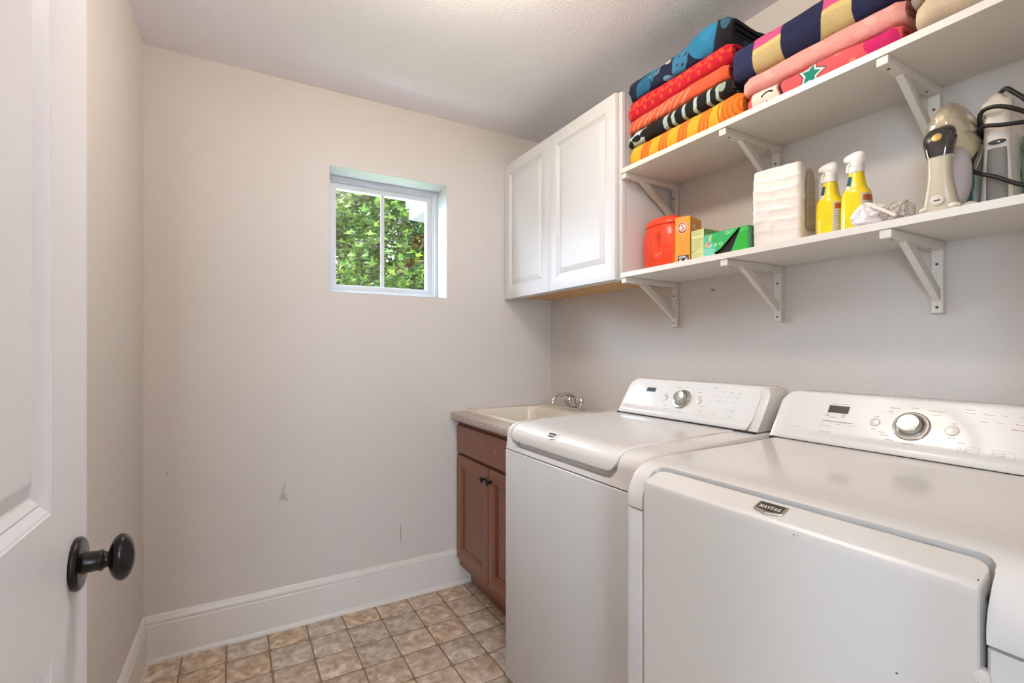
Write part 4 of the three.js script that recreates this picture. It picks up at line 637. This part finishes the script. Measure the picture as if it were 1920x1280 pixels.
    for (const z of [-.056, -.036, -.016]) { g.strokeStyle = '#eef7ea'; g.lineWidth = 12; g.beginPath(); g.ellipse(gr(z), gy(.0375), 34, 26, -.15, 0, 7); g.stroke(); } oval(g, gr(-.042), gy(.0225), 20, 12, '#a5e0b5'); g.fillStyle = '#b9ecc6'; for (let k = 0; k < 3; k++) g.fillRect(gr(.0), gy(.072) + k * 26, 190 - k * 40, 10); poly(g, [[gr(.05), 0], [w, 0], [w, h], [gr(.03), h]], '#23b02f'); g.fillStyle = '#8fe097'; g.fillRect(gr(.055), gy(.0715), 150, 9); g.fillRect(gr(.053), gy(.0655), 160, 9); g.fillStyle = '#178032'; g.fillRect(gr(.0775), 0, 16, h); });
  const s2 = shapeOf([[-.082, 0], [.082, 0], [.082, .0765], [-.075, .0765], [-.082, .073]]), hole = [[-.0395, .013], [-.036, .006], [.0215, .0065], [.0545, .0755], [.0475, .0757], [.018, .051], [-.017, .0215]]; s2.holes.push(new THREE.Path(hole.map((p) => new THREE.Vector2(...p))));
  const fg = extrude(s2, .0009), fu = fg.attributes.uv, fp = fg.attributes.position; for (let i = 0; i < fu.count; i++) fu.setXY(i, (fp.getX(i) + .082) / .164, fp.getY(i) / .0765);
  const Mx = basis([0, 0, 1], [0, 1, 0], [-1, 0, 0], [0, 0, 0]), dark = std('#2a211b', .9), greenM = std('#2aa84f', .5), teal = std('#5f9a86', .5);
  loc(t, 'front', rot(fg, Mx), std('#ffffff', .4, { map: gt }), 'green printed front with dark slanting opening');
  loc(t, 'side', box(0, .1, 0, .0765, .0811, .082), teal); loc(t, 'side', box(0, .1, 0, .0735, -.082, -.0811), greenM); loc(t, 'back', box(.0992, .1, 0, .0765, -.0811, .0811), greenM); loc(t, 'lid', box(.0009, .0992, .0757, .0765, -.075, .0811), greenM); loc(t, 'bottom', box(.0009, .0992, 0, .0008, -.0811, .0811), greenM);
  loc(t, 'liner', box(.006, .0985, .0008, .0735, -.0795, .0795), dark, 'dark inside of the box');
}
{ // napkin pack in wrinkled white paper film
  const t = thing('napkin_pack', 'large white film-wrapped pack of napkins with an oval tan label', 'napkins', [1.39, LS, -.7895], -Math.PI / 2 + .15); // local +z faces the room, -x runs left along the shelf
  const w = .1325, h = .231, d = .135, NX = 40, NY = 60, mk = (f, nu, nv) => { const P = [], U = [], I = []; for (let j = 0; j <= nv; j++) for (let i = 0; i <= nu; i++) { P.push(...f(i / nu, j / nv)); U.push(i / nu, j / nv); } for (let j = 0; j < nv; j++) for (let i = 0; i < nu; i++) { const a = j * (nu + 1) + i; I.push(a, a + 1, a + nu + 2, a, a + nu + 2, a + nu + 1); } const g = new THREE.BufferGeometry(); g.setAttribute('position', new THREE.Float32BufferAttribute(P, 3)); g.setAttribute('uv', new THREE.Float32BufferAttribute(U, 2)); g.setIndex(I); return g; };
  const ring = (v) => { const y = h * v, lean = 0, o = rrect(-w, 0, -d, 0, .011, 5), dense = []; for (let k = 0; k < o.length; k++) { const a = o[k], b = o[(k + 1) % o.length], L = Math.hypot(b[0] - a[0], b[1] - a[1]), m = Math.max(1, Math.round(L / .006)); for (let q = 0; q < m; q++) dense.push([lerp(a[0], b[0], q / m), lerp(a[1], b[1], q / m)]); }
    return dense.map(([x, z]) => { const cx = x + w / 2, cz = z + d / 2, front = sstep(-.02, 0, z); let n = 0; const edge = sstep(0, .12, v) * sstep(0, .08, 1 - v);
      const warp = y * 210 + 2.2 * fbm(x * 22, y * 9, 3.3, 2) + x * 9; const fold = Math.pow(Math.abs(Math.sin(warp * .5)), 6) * (.35 + .65 * sstep(-.25, .3, fbm(x * 16, y * 24, 8, 2)));
      n += .0022 * fold * edge; n += .003 * fbm(x * 26, y * 20, z * 26 + 4, 3); n += .0012 * fbm(x * 90, y * 60, z * 90, 2); n -= .0016 * Math.exp(-Math.pow((x + w * .55) / .0022, 2)) * front; const l = Math.hypot(cx / w, cz / d) || 1, bulge = .0025 * Math.sin(v * Math.PI); return [x + (cx / w / l) * (n + bulge), y, z + (cz / d / l) * (n + bulge)]; }); };
  const rings = [], ins = (r, k, y) => { const c = [-w / 2, -d / 2]; return r.map(([x, , z]) => [c[0] + (x - c[0]) * k, y, c[1] + (z - c[1]) * k]); };
  rings.push(ins(ring(.004), .97, 0)); for (let j = 0; j <= 70; j++) rings.push(ring(.004 + .985 * j / 70)); rings.push(ins(ring(1), .975, h * 1.003).map((p, i) => [p[0], p[1] + .003 * fbm(p[0] * 40, p[2] * 40, 2, 2), p[2]])); rings.push(ins(ring(1), .9, h * 1.012).map((p) => [p[0], p[1] + .004 * fbm(p[0] * 30, p[2] * 30, 5, 2), p[2]])); rings.push(ins(ring(1), .6, h * 1.016));
  loc(t, 'wrapping', loft(rings), phys('#efe9e4', .42, { clearcoat: .15, clearcoatRoughness: .35 }));
  loc(t, 'seam_flap', mk((u, v) => [-w - .0035 - .004 * Math.sin(v * 3.1), h * (.36 + .6 * v), -.014 - u * .05], 6, 20), phys('#e9e2dc', .45), 'overlapping side flap of the film');
  const lab = canvasTex(256, 512, (g, ww, hh) => { fill(g, ww, hh, '#c3ad88'); g.fillStyle = '#8f7c5f'; g.font = 'italic 40px serif'; g.textAlign = 'center'; g.fillText('the', 128, 110); g.font = '46px sans-serif'; g.fillText('TIDY', 128, 168); g.fillText('table', 128, 222); g.fillText('napkins', 128, 276); g.fillStyle = 'rgba(120,100,72,.5)'; for (let k = 0; k < 5; k++) g.fillRect(56 + k * 30, 310, 12, 120); });
  const lg = new THREE.ShapeGeometry(shapeOf((() => { const o = []; for (let i = 0; i <= 20; i++) { const a = i / 20 * Math.PI; o.push([.032 * Math.cos(a), .052 + .05 * Math.sin(a)]); } o.push([-.032, -.075], [.032, -.075]); return o; })(), 24)), lu = lg.attributes.uv, lp = lg.attributes.position; for (let i = 0; i < lu.count; i++) lu.setXY(i, lp.getX(i) / .066 + .5, (lp.getY(i) + .075) / .18);
  loc(t, 'label', rot(lg, basis([0, 0, -1], [0, 1, 0], [1, 0, 0], [.0062, .118, -.058])), std('#ffffff', .5, { map: lab }), 'oval tan printed label');
}
function sprayBottle(label, p, turn, seed) { // local: front +z, nozzle points to -x
  const t = thing('spray_bottle', label, 'spray bottle', p, turn, 'yellow spray bottles');
  const prof = [[0, .029, .02], [.003, .033, .0235], [.012, .0345, .025], [.055, .035, .0255], [.085, .034, .0252], [.104, .0315, .0245], [.112, .0275, .0225], [.118, .0235, .0205], [.13, .0205, .0185], [.145, .0178, .0168], [.152, .0165, .016], [.158, .0152, .0152]];
  const c = new THREE.CatmullRomCurve3(prof.map((q) => new THREE.Vector3(...q))), rings = []; for (let j = 0; j <= 60; j++) { const q = c.getPoint(j / 60), o = []; for (let i = 0; i < 48; i++) { const a = Math.PI / 2 - i / 48 * Math.PI * 2, e = .8; o.push([-q.y * Math.sign(Math.cos(a + Math.PI)) * -1 * Math.pow(Math.abs(Math.cos(a)), e) * -1 * -1 * Math.sign(Math.cos(a)) * Math.sign(Math.cos(a)), q.x, q.z * Math.sign(Math.sin(a)) * Math.pow(Math.abs(Math.sin(a)), e)]); } rings.push(o); }
  const g0 = loft(rings), pos = g0.attributes.position, uv = g0.attributes.uv; for (let i = 0; i < uv.count; i++) uv.setXY(i, pos.getX(i) / .075 + .5, pos.getY(i) / .158);
  const tex = canvasTex(512, 1024, (g, w, h) => { fill(g, w, h, '#f2d60c'); const X = (x) => (x / .075 + .5) * w, Y = (y) => h - y / .158 * h;
    poly(g, [[X(-.024), Y(.128)], [X(-.004), Y(.121)], [X(-.002), Y(.146)], [X(-.02), Y(.15)]], '#14506e'); poly(g, [[X(-.03), Y(.117)], [X(-.006), Y(.112)], [X(-.005), Y(.121)], [X(-.026), Y(.127)]], '#dfe3ea');
    poly(g, [[X(.02), Y(.008)], [X(.04), Y(.008)], [X(.04), Y(.096)], [X(.022), Y(.1)]], '#cfc6b4'); g.fillStyle = '#a8542a'; g.fillRect(X(.025), Y(.093), 90, 100); g.fillStyle = 'rgba(90,84,76,.6)'; for (let k = 0; k < 14; k++) g.fillRect(X(.024), Y(.074) + k * 30, 90, 12);
    g.strokeStyle = '#c9c312'; g.lineWidth = 9; for (let k = 0; k < 5; k++) { g.beginPath(); g.moveTo(X(-.03 + k * .004), Y(.012)); g.quadraticCurveTo(X(-.012 + k * .006), Y(.03), X(.004 + k * .004), Y(.075 - k * .004)); g.stroke(); } g.strokeStyle = '#dd8a16'; g.lineWidth = 10; g.beginPath(); g.arc(X(-.02), Y(.03), 46, -.3, 3.4); g.stroke(); });
  loc(t, 'bottle', g0, phys('#ffffff', .2, { map: tex, clearcoat: .5, clearcoatRoughness: .1 }));
  const wh = phys('#f1eeea', .35);
  loc(t, 'collar', lathe([[0, .156], [.0165, .156], [.0172, .158], [.0172, .172], [.0158, .175], [0, .175]], 28), wh);
  loc(t, 'trigger_head', (() => { // duck-bill head: rounded sections along x
    const st = [[-.0285, .0065, .0055, .199], [-.0275, .0085, .0078, .199], [-.02, .0098, .0105, .2], [-.008, .0125, .0155, .1975], [.004, .0145, .019, .1945], [.0135, .0135, .018, .193], [.0185, .009, .012, .193], [.02, .003, .005, .193]];
    const head = loft(st.map(([x, hz, hy, y]) => { const o = []; for (let i = 0; i < 24; i++) { const a = i / 24 * Math.PI * 2; o.push([x, y + hy * Math.sin(a), hz * Math.cos(a)]); } return o; }));
    const neck = loft([[.173, .0148, .0135], [.18, .0135, .0125], [.19, .0135, .012]].map(([y, a, b]) => { const o = []; for (let i = 0; i < 24; i++) { const e = i / 24 * Math.PI * 2; o.push([.001 + a * Math.cos(e), y, -b * Math.sin(e)]); } return o; })); return merge(head, neck); })(), wh, 'white rounded spray head');
  loc(t, 'trigger', tube([[-.012, .19, 0], [-.0205, .182, 0], [-.0225, .172, 0], [-.0205, .163, 0]], .0038, 16, 8), wh);
}
sprayBottle('yellow spray bottle with white head standing beside the napkin pack', [1.432, LS, -.7315], -Math.PI / 2 - .1, 1);
sprayBottle('yellow spray bottle with white head standing beside the crumpled bag', [1.413, LS, -.657], -Math.PI / 2 - .05, 2);
{ // crumpled plastic-wrapped cloth and mesh
  const t = thing('crumpled_bag', 'crumpled clear bag of white cloth and grey patterned mesh beside the gold iron', 'bag', [1.368, LS, -.58]);
  const blob = (sx, sy, sz, p, seed, sharp) => { const g = mergeVertices(new THREE.IcosahedronGeometry(1, 24).deleteAttribute('normal').deleteAttribute('uv')), q = g.attributes.position, uv = []; for (let i = 0; i < q.count; i++) { const x = q.getX(i), y = q.getY(i), z = q.getZ(i), n = fbm(x * 1.6 + seed, y * 1.6, z * 1.6, 3), rdg = 1 - Math.abs(fbm(x * 1.7, y * 1.7 + seed, z * 1.7, 2)) * 2.2, k = 1 + .3 * n + sharp * (rdg - .75); q.setXYZ(i, x * k * sx, Math.max(y * k * sy, -sy * .82), z * k * sz); uv.push(z * .5 + .5, y * .5 + .5); } g.setAttribute('uv', new THREE.Float32BufferAttribute(uv, 2)); g.computeVertexNormals(); return g.translate(p[0], p[1] + sy * .82, p[2]); };
  const mesh = canvasTex(256, 256, (g, w, h) => { fill(g, w, h, '#cfc6bb'); const R = rng(2); for (let k = 0; k < 30; k++) { g.strokeStyle = `rgba(96,88,82,${.2 + R() * .35})`; g.lineWidth = 2 + R() * 3; g.beginPath(); g.moveTo(R() * w, 0); g.lineTo(R() * w, h); g.stroke(); } for (let y = 4; y < h; y += 9) { g.strokeStyle = 'rgba(92,84,80,.5)'; g.lineWidth = 2; g.setLineDash([3 + R() * 6, 3]); g.beginPath(); g.moveTo(0, y); g.lineTo(w, y + (R() - .5) * 14); g.stroke(); } });
  loc(t, 'cloth', blob(.03, .033, .037, [0, 0, -.027], 2.1, .2), phys('#ece7ea', .3, { clearcoat: .8, clearcoatRoughness: .15 }), 'white cloth under shiny clear film');
  loc(t, 'mesh', blob(.03, .027, .036, [.004, 0, .028], 6.4, .18), std('#ffffff', .7, { map: mesh }), 'grey patterned mesh');
  loc(t, 'strap', (() => { const g = box(-.0035, .0035, -.004, .004, -.036, .036, .002, 2); g.rotateX(.62); return g.translate(-.031, .03, .012); })(), std('#e8dfd0', .6), 'flat cream strap');
}
// ---------------------------------------------------------------- irons standing on their heels
function iron(label, p, turn, o) { // local: y runs from heel to nose, the sole lies in the plane z = 0 facing -z, the handle towards +z
  const t = thing('clothes_iron', label, 'iron', p, turn);
  const W = new THREE.CatmullRomCurve3((o.W ?? [[0, .042], [.03, .047], [.09, .048], [.15, .043], [.2, .032], [.235, .02], [.255, .009], [.262, .001]]).map(([a, b]) => new THREE.Vector3(a, b, 0)));
  const Dp = new THREE.CatmullRomCurve3([[0, .06], [.03, .048], [.08, .042], [.12, .05], [.165, .074], [.195, .088], [.222, .081], [.246, .05], [.262, .004]].map(([a, b]) => new THREE.Vector3(a, b, 0)));
  const get = (c, y) => { let a = 0, b = 1; for (let k = 0; k < 24; k++) { const m = (a + b) / 2; c.getPoint(m).x < y ? a = m : b = m; } return c.getPoint(a).y; };
  const ring = (y, s, z0, k = 1) => { const w = Math.max(.0005, get(W, y) * s), d = Math.max(.002, get(Dp, y) * k), r = []; for (let i = 0; i <= 22; i++) { const a = i / 22 * Math.PI; r.push([w * Math.cos(a) * (.55 + .45 * Math.pow(Math.abs(Math.cos(a)), .15)), y, z0 + d * Math.pow(Math.sin(a), .75)]); } return r; };
  const ys = []; for (let i = 0; i <= 40; i++) ys.push(.262 * i / 40);
  loc(t, 'shell', loft(ys.map((y) => ring(y, 1, .004)), { crease: .9 }), o.shell);
  loc(t, 'soleplate', loft([0, 1].map((k) => { const r = []; for (let i = 0; i <= 30; i++) r.push([get(W, .262 * i / 30) * 1.03, .262 * i / 30, k * .005 - .002]); for (let i = 30; i >= 0; i--) r.push([-get(W, .262 * i / 30) * 1.03, .262 * i / 30, k * .005 - .002]); return r; }), { fan: false, crease: .5 }), o.sole);
  const sweep = (pts, sec) => { const c = new THREE.CatmullRomCurve3(pts.map(([y, z]) => new THREE.Vector3(0, y, z))), R = []; for (let j = 0; j <= 36; j++) { const q = c.getPoint(j / 36), tg = c.getTangent(j / 36), [w, th] = sec(j / 36), r = []; for (let i = 0; i < 24; i++) { const a = i / 24 * Math.PI * 2, e = .72, u = w * Math.sign(Math.cos(a)) * Math.pow(Math.abs(Math.cos(a)), e), v = th * Math.sign(Math.sin(a)) * Math.pow(Math.abs(Math.sin(a)), e); r.push([u, q.y - tg.z * v * -1, q.z - tg.y * v]); } R.push(r); } return loft(R); };
  o.build(t, { sweep, get, W, Dp });
  return t;
}
{
  const gold = phys('#c9bfa4', .24, { metalness: .55, clearcoat: .6, clearcoatRoughness: .1 }), goldL = phys('#cfc8b4', .26, { metalness: .5, clearcoat: .4 }), gloss = phys('#14110f', .12, { clearcoat: 1, clearcoatRoughness: .05 }), lilac = phys('#b7adab', .5), creamP = phys('#e9e0d0', .4);
  iron('champagne gold steam iron with glossy black panel standing on its heel', [1.44, LS, -.466], -1.52, { W: [[0, .012], [.06, .02], [.1, .036], [.14, .047], [.19, .044], [.235, .024], [.255, .01], [.262, .001]], shell: gold, sole: std('#9b978e', .3, { metalness: .8 }), build: (t, { sweep }) => {
    loc(t, 'handle', sweep([[.0005, .088], [.02, .089], [.06, .091], [.09, .093], [.12, .0945]], (f) => [lerp(.034, .0205, sstep(0, .7, f)), lerp(.022, .0165, f)]), goldL, 'champagne handle flaring at the heel');
    loc(t, 'control_panel', sweep([[.119, .0945], [.142, .0965], [.158, .0945], [.168, .088], [.174, .078]], (f) => [.0225 + .006 * Math.sin(f * 3.1), .0185]), gloss, 'glossy black upper handle');
    loc(t, 'trim_ring', sweep([[.1175, .0945], [.1205, .0945]], () => [.0219, .018]), creamP);
    { const g = new THREE.SphereGeometry(1, 28, 20); g.scale(.026, .071, .027); loc(t, 'grip', g.translate(.016, .0785, .05), lilac, 'grey lilac padded grip'); }
    { const g = lathe([[0, 0], [.0095, 0], [.0095, .003], [.0075, .0045], [0, .0045]], 24); g.rotateX(1.35); loc(t, 'steam_button', g.translate(.0, .157, .1118), std('#c9a860', .25, { metalness: .7 }), 'round gold button'); }
    { const g = lathe([[0, 0], [.011, 0], [.0115, .0012], [.0095, .002], [0, .0021]], 28); g.rotateX(Math.PI / 2); loc(t, 'nameplate', g.translate(0, .022, .1105), phys('#dcd6c8', .3), 'round pale nameplate'); loc(t, 'nameplate_mark', box(-.0058, .0058, .0205, .0228, .1124, .113), blackMat); }
    for (const q of [[-.024, .003], [.026, .006]]) loc(t, 'heel_pad', (([x, z]) => { const g = new THREE.SphereGeometry(1, 18, 12); g.scale(.011, .0065, .011); return g.translate(x, .0066, .098 + z * .5); })(q), creamP, 'off-white heel pad');
    const hg = tube([[.03, .006, .07], [.043, .012, .062], [.05, .006, .045]], .006, 20, 10); loc(t, 'cord_guard', hg, creamP);
  } });
  const wht = phys('#e6e0d4', .3, { clearcoat: .4 }), green = phys('#3d7a34', .12, { clearcoat: 1, clearcoatRoughness: .05 }), tealM = phys('#3f8f86', .15, { clearcoat: 1 }), grey = phys('#8c8883', .6), cordM = std('#191715', .5);
  iron('white and green steam iron wrapped in its black cord', [1.53, LS, -.42], -1.3, { shell: wht, sole: std('#aaa7a2', .3, { metalness: .8 }), build: (t, { sweep, get, W }) => {
    loc(t, 'handle', sweep([[.0005, .082], [.03, .088], [.08, .094], [.13, .096], [.17, .094], [.2, .082], [.215, .066]], (f) => [lerp(.026, .0195, sstep(0, .5, f)) + .005 * sstep(.6, 1, f), .0165]), wht, 'white handle');
    loc(t, 'handle_insert', sweep([[.012, .0895], [.05, .0955], [.09, .0995], [.118, .1005]], (f) => [lerp(.0185, .015, f), .0155]), grey, 'grey rubber handle insert');
    const tank = (s, m) => { const R = []; for (let j = 0; j <= 20; j++) { const y = lerp(.022, .15, j / 20), w = get(W, y), k = sstep(0, .12, j / 20) * sstep(0, .15, 1 - j / 20), r = []; for (let i = 0; i <= 12; i++) { const a = i / 12 * Math.PI; r.push([s * (w * .62 + .012 * Math.cos(a) * k + w * .36), y, .036 + .034 * Math.sin(a) * (.4 + .6 * k)]); } r.push([s * w * .5, y, .036]); R.push(r); } return loft(R, { crease: .8 }); };
    loc(t, 'water_tank', tank(-1), tealM, 'teal translucent side of the tank'); loc(t, 'water_tank', tank(1), green, 'dark green side of the tank');
    { const g = lathe([[0, 0], [.0175, 0], [.018, .003], [.015, .006], [.0125, .0055], [0, .0062]], 30); g.rotateX(1.0); loc(t, 'steam_dial', g.translate(-.004, .195, .096), phys('#d9d3c7', .3), 'round white dial'); }
    for (const x of [-.0075, .0075]) loc(t, 'button', box(x - .0055, x + .0055, .146, .168, .108, .1125, .002, 2), wht);
    { const g = new THREE.SphereGeometry(1, 20, 12); g.scale(.013, .0045, .003); loc(t, 'indicator', g.translate(0, .1285, .1165), phys('#2d3238', .15, { clearcoat: 1 }), 'dark oval indicator'); }
    { const g = new THREE.SphereGeometry(1, 24, 14); g.scale(.003, .012, .02); g.rotateX(.2); loc(t, 'tank_badge', g.translate(.0565, .075, .05), phys('#c9c8bd', .3), 'pale oval badge on the tank'); }
    t.scale.setScalar(1.08); const K = 1.035, inv = (x, y, z) => { const v = new THREE.Vector3(x * K - 1.53, 1.2365 + (y - 1.2365) * K - LS, z * K + .42).applyAxisAngle(new THREE.Vector3(0, 1, 0), 1.3).divideScalar(1.08); return [v.x, v.y, v.z]; };
    const C = (pts) => tube(pts.map((q) => inv(...q)), .0042, 90, 8);
    loc(t, 'cord', merge(C([[1.5, 1.66, -.412], [1.45, 1.677, -.405], [1.395, 1.692, -.402], [1.372, 1.712, -.403], [1.358, 1.733, -.396], [1.352, 1.733, -.372], [1.372, 1.711, -.335], [1.43, 1.69, -.315], [1.5, 1.68, -.33], [1.535, 1.68, -.37], [1.5, 1.682, -.405], [1.43, 1.684, -.405], [1.368, 1.692, -.404], [1.348, 1.698, -.392], [1.345, 1.689, -.36], [1.365, 1.687, -.33], [1.42, 1.68, -.31]]), C([[1.43, 1.68, -.405], [1.385, 1.676, -.408], [1.372, 1.656, -.41], [1.362, 1.63, -.414], [1.358, 1.617, -.412], [1.35, 1.605, -.4], [1.34, 1.587, -.371], [1.345, 1.56, -.332], [1.36, 1.55, -.3]]), C([[1.455, 1.755, -.405], [1.447, 1.775, -.401], [1.44, 1.79, -.391], [1.437, 1.796, -.381], [1.437, 1.781, -.367], [1.43, 1.755, -.348], [1.43, 1.72, -.33]])), cordM, 'black cord looped round the iron');
  } });
}
// ---------------------------------------------------------------- outside the window
{
  const paving = dataTex(256, 256, (u, v) => mix3(hex(0xa9a59c), hex(0xbdb8ae), .5 + tileNoise(u, v, 40, 3, 14)));
  struct('patio', metreUV(new THREE.BoxGeometry(24, .06, 22).translate(-4, -2.98, 5.5)), std('#ffffff', .9, { map: again(paving, .5) }));
  const lawn = dataTex(256, 256, (u, v) => mix3(hex(0x2f4a1c), hex(0x4c6b2a), .5 + tileNoise(u, v, 30, 3, 4)));
  struct('ground', metreUV(new THREE.BoxGeometry(60, .2, 60).translate(0, -3.1, 0)), std('#ffffff', .95, { map: again(lawn, .5) }));
  // eave of the adjoining wing
  const e = thing('roof_eave', 'pale grey roof eave corner of the house seen through the window', 'eave', [1.8, 2.32, -3.3]);
  const grey = std('#74787e', .8);
  part(e, 'fascia', box(1.3, 1.325, 2.335, 2.475, -4.02, -2.62, .003), grey); part(e, 'trim_board', box(1.28, 1.3, 2.43, 2.56, -4.04, -2.62, .003), grey);
  part(e, 'soffit', box(1.325, 2.3, 2.345, 2.36, -4.0, -2.62), std('#5f6266', .9)); part(e, 'end_board', box(1.3, 2.3, 2.335, 2.5, -4.02, -4.0), grey);
  const slope = box(-.35, 1.2, -.02, .02, -4.06, -2.62); slope.rotateZ(.42); part(e, 'roof', slope.translate(1.55, 2.7, 0), std('#5b5753', .9));
  part(e, 'wall', box(1.8, 1.95, -3, 2.345, -3.75, -2.62), std('#b5afa6', .8));
  const R = rng(99);
  const leafShape = (() => { const p = []; const lobes = [[-2.35, .5], [-1.35, .92], [-.0, 1.15], [1.35, .92], [2.35, .5]]; p.push([0, -.28]); for (let i = 0; i < 5; i++) { const [a, r] = lobes[i]; const q = Math.PI / 2 - a; if (i) { const b = Math.PI / 2 - (lobes[i - 1][0] + a) / 2; p.push([.36 * Math.cos(b), .36 * Math.sin(b) + .1]); } p.push([r * .72 * Math.cos(q + .2), r * .72 * Math.sin(q + .2) + .08], [r * Math.cos(q), r * Math.sin(q) + .08], [r * .72 * Math.cos(q - .2), r * .72 * Math.sin(q - .2) + .08]); } return p; })();
  const leaf = new THREE.ShapeGeometry(shapeOf(leafShape.map(([x, y]) => [-x, y]))); { const p = leaf.attributes.position; for (let i = 0; i < p.count; i++) { const x = p.getX(i), y = p.getY(i); p.setZ(i, -.25 * Math.abs(x) * Math.abs(x) - .12 * y * y); } leaf.computeVertexNormals(); }
  const leafMat = phys('#ffffff', .9, { side: THREE.DoubleSide, transmission: .35, thickness: 0, specularIntensity: .25 });
  const bark = std('#4a3c30', .9);
  function tree(label, c, rad, count, size, clumps) {
    const t = thing('maple_tree', label, 'tree', [c[0], -3, c[2]]);
    const trunk = (pts, r0, r1) => { const cv = new THREE.CatmullRomCurve3(pts.map((q) => new THREE.Vector3(...q))), rs = []; for (let j = 0; j <= 16; j++) { const q = cv.getPoint(j / 16), r = lerp(r0, r1, j / 16), o = []; for (let i = 0; i < 9; i++) { const a = i / 9 * Math.PI * 2, k = r * (1 + .12 * Math.sin(i * 2.7 + j)); o.push([q.x + k * Math.cos(a), q.y, q.z - k * Math.sin(a)]); } rs.push(o); } return loft(rs); };
    part(t, 'trunk', trunk([[c[0], -3, c[2]], [c[0] + .05, -1, c[2]], [c[0] - .05, c[1] - rad * .6, c[2]], [c[0], c[1] + rad * .4, c[2]]], .2, .05), bark);
    for (let k = 0; k < 9; k++) { const a = k * 2.4, y = c[1] - rad * .7 + k * rad * .14; part(t, 'branch', trunk([[c[0], y, c[2]], [c[0] + rad * .4 * Math.cos(a), y + .35, c[2] + rad * .4 * Math.sin(a)], [c[0] + rad * .85 * Math.cos(a), y + .6, c[2] + rad * .85 * Math.sin(a)]], .05, .012), bark); }
    const f = new THREE.InstancedMesh(leaf, leafMat, count); f.name = 'foliage'; f.userData = { kind: 'stuff' };
    const cl = []; for (let k = 0; k < clumps; k++) { let v; do v = new THREE.Vector3(R() * 2 - 1, R() * 2 - 1, R() * 2 - 1); while (v.length() > 1 || v.length() < .45); cl.push([v.multiplyScalar(rad), .22 + R() * .3, .6 + R() * .8]); }
    const m = new THREE.Matrix4(), q = new THREE.Quaternion(), col = new THREE.Color(), p = new THREE.Vector3(), s = new THREE.Vector3();
    for (let i = 0; i < count; i++) { const [cc, cr, tone] = cl[R() * clumps | 0]; let v; do v = new THREE.Vector3(R() * 2 - 1, R() * 2 - 1, R() * 2 - 1); while (v.length() > 1); p.copy(cc).addScaledVector(v, cr).add(new THREE.Vector3(0, c[1] + 3, 0));
      q.setFromEuler(new THREE.Euler(-1.05 + (R() - .5) * 1.7, (R() - .5) * 6.28, (R() - .5) * 1.2, 'YXZ')); const k = size * (.65 + R() * .7); s.set(k, k, k); f.setMatrixAt(i, m.compose(p, q, s));
      const b = tone * (.55 + R() * .9); col.setRGB((.034 * b) * (.75 + R() * .6), .068 * b, .004 * b * (.6 + R() * .8)); f.setColorAt(i, col); }
    t.add(f);
  }
  tree('bright green maple tree filling the view through the window', [2.25, 2.95, -7.2], 2.4, 90000, .05, 360);
  tree('taller maple tree standing behind the bright green one', [4.6, 3.2, -10.6], 3.6, 60000, .085, 260);
  tree('round maple tree left of the view, shading the window', [-5.2, .9, -8.6], 3.1, 9000, .16, 150);
}




renderer.render(scene, camera);
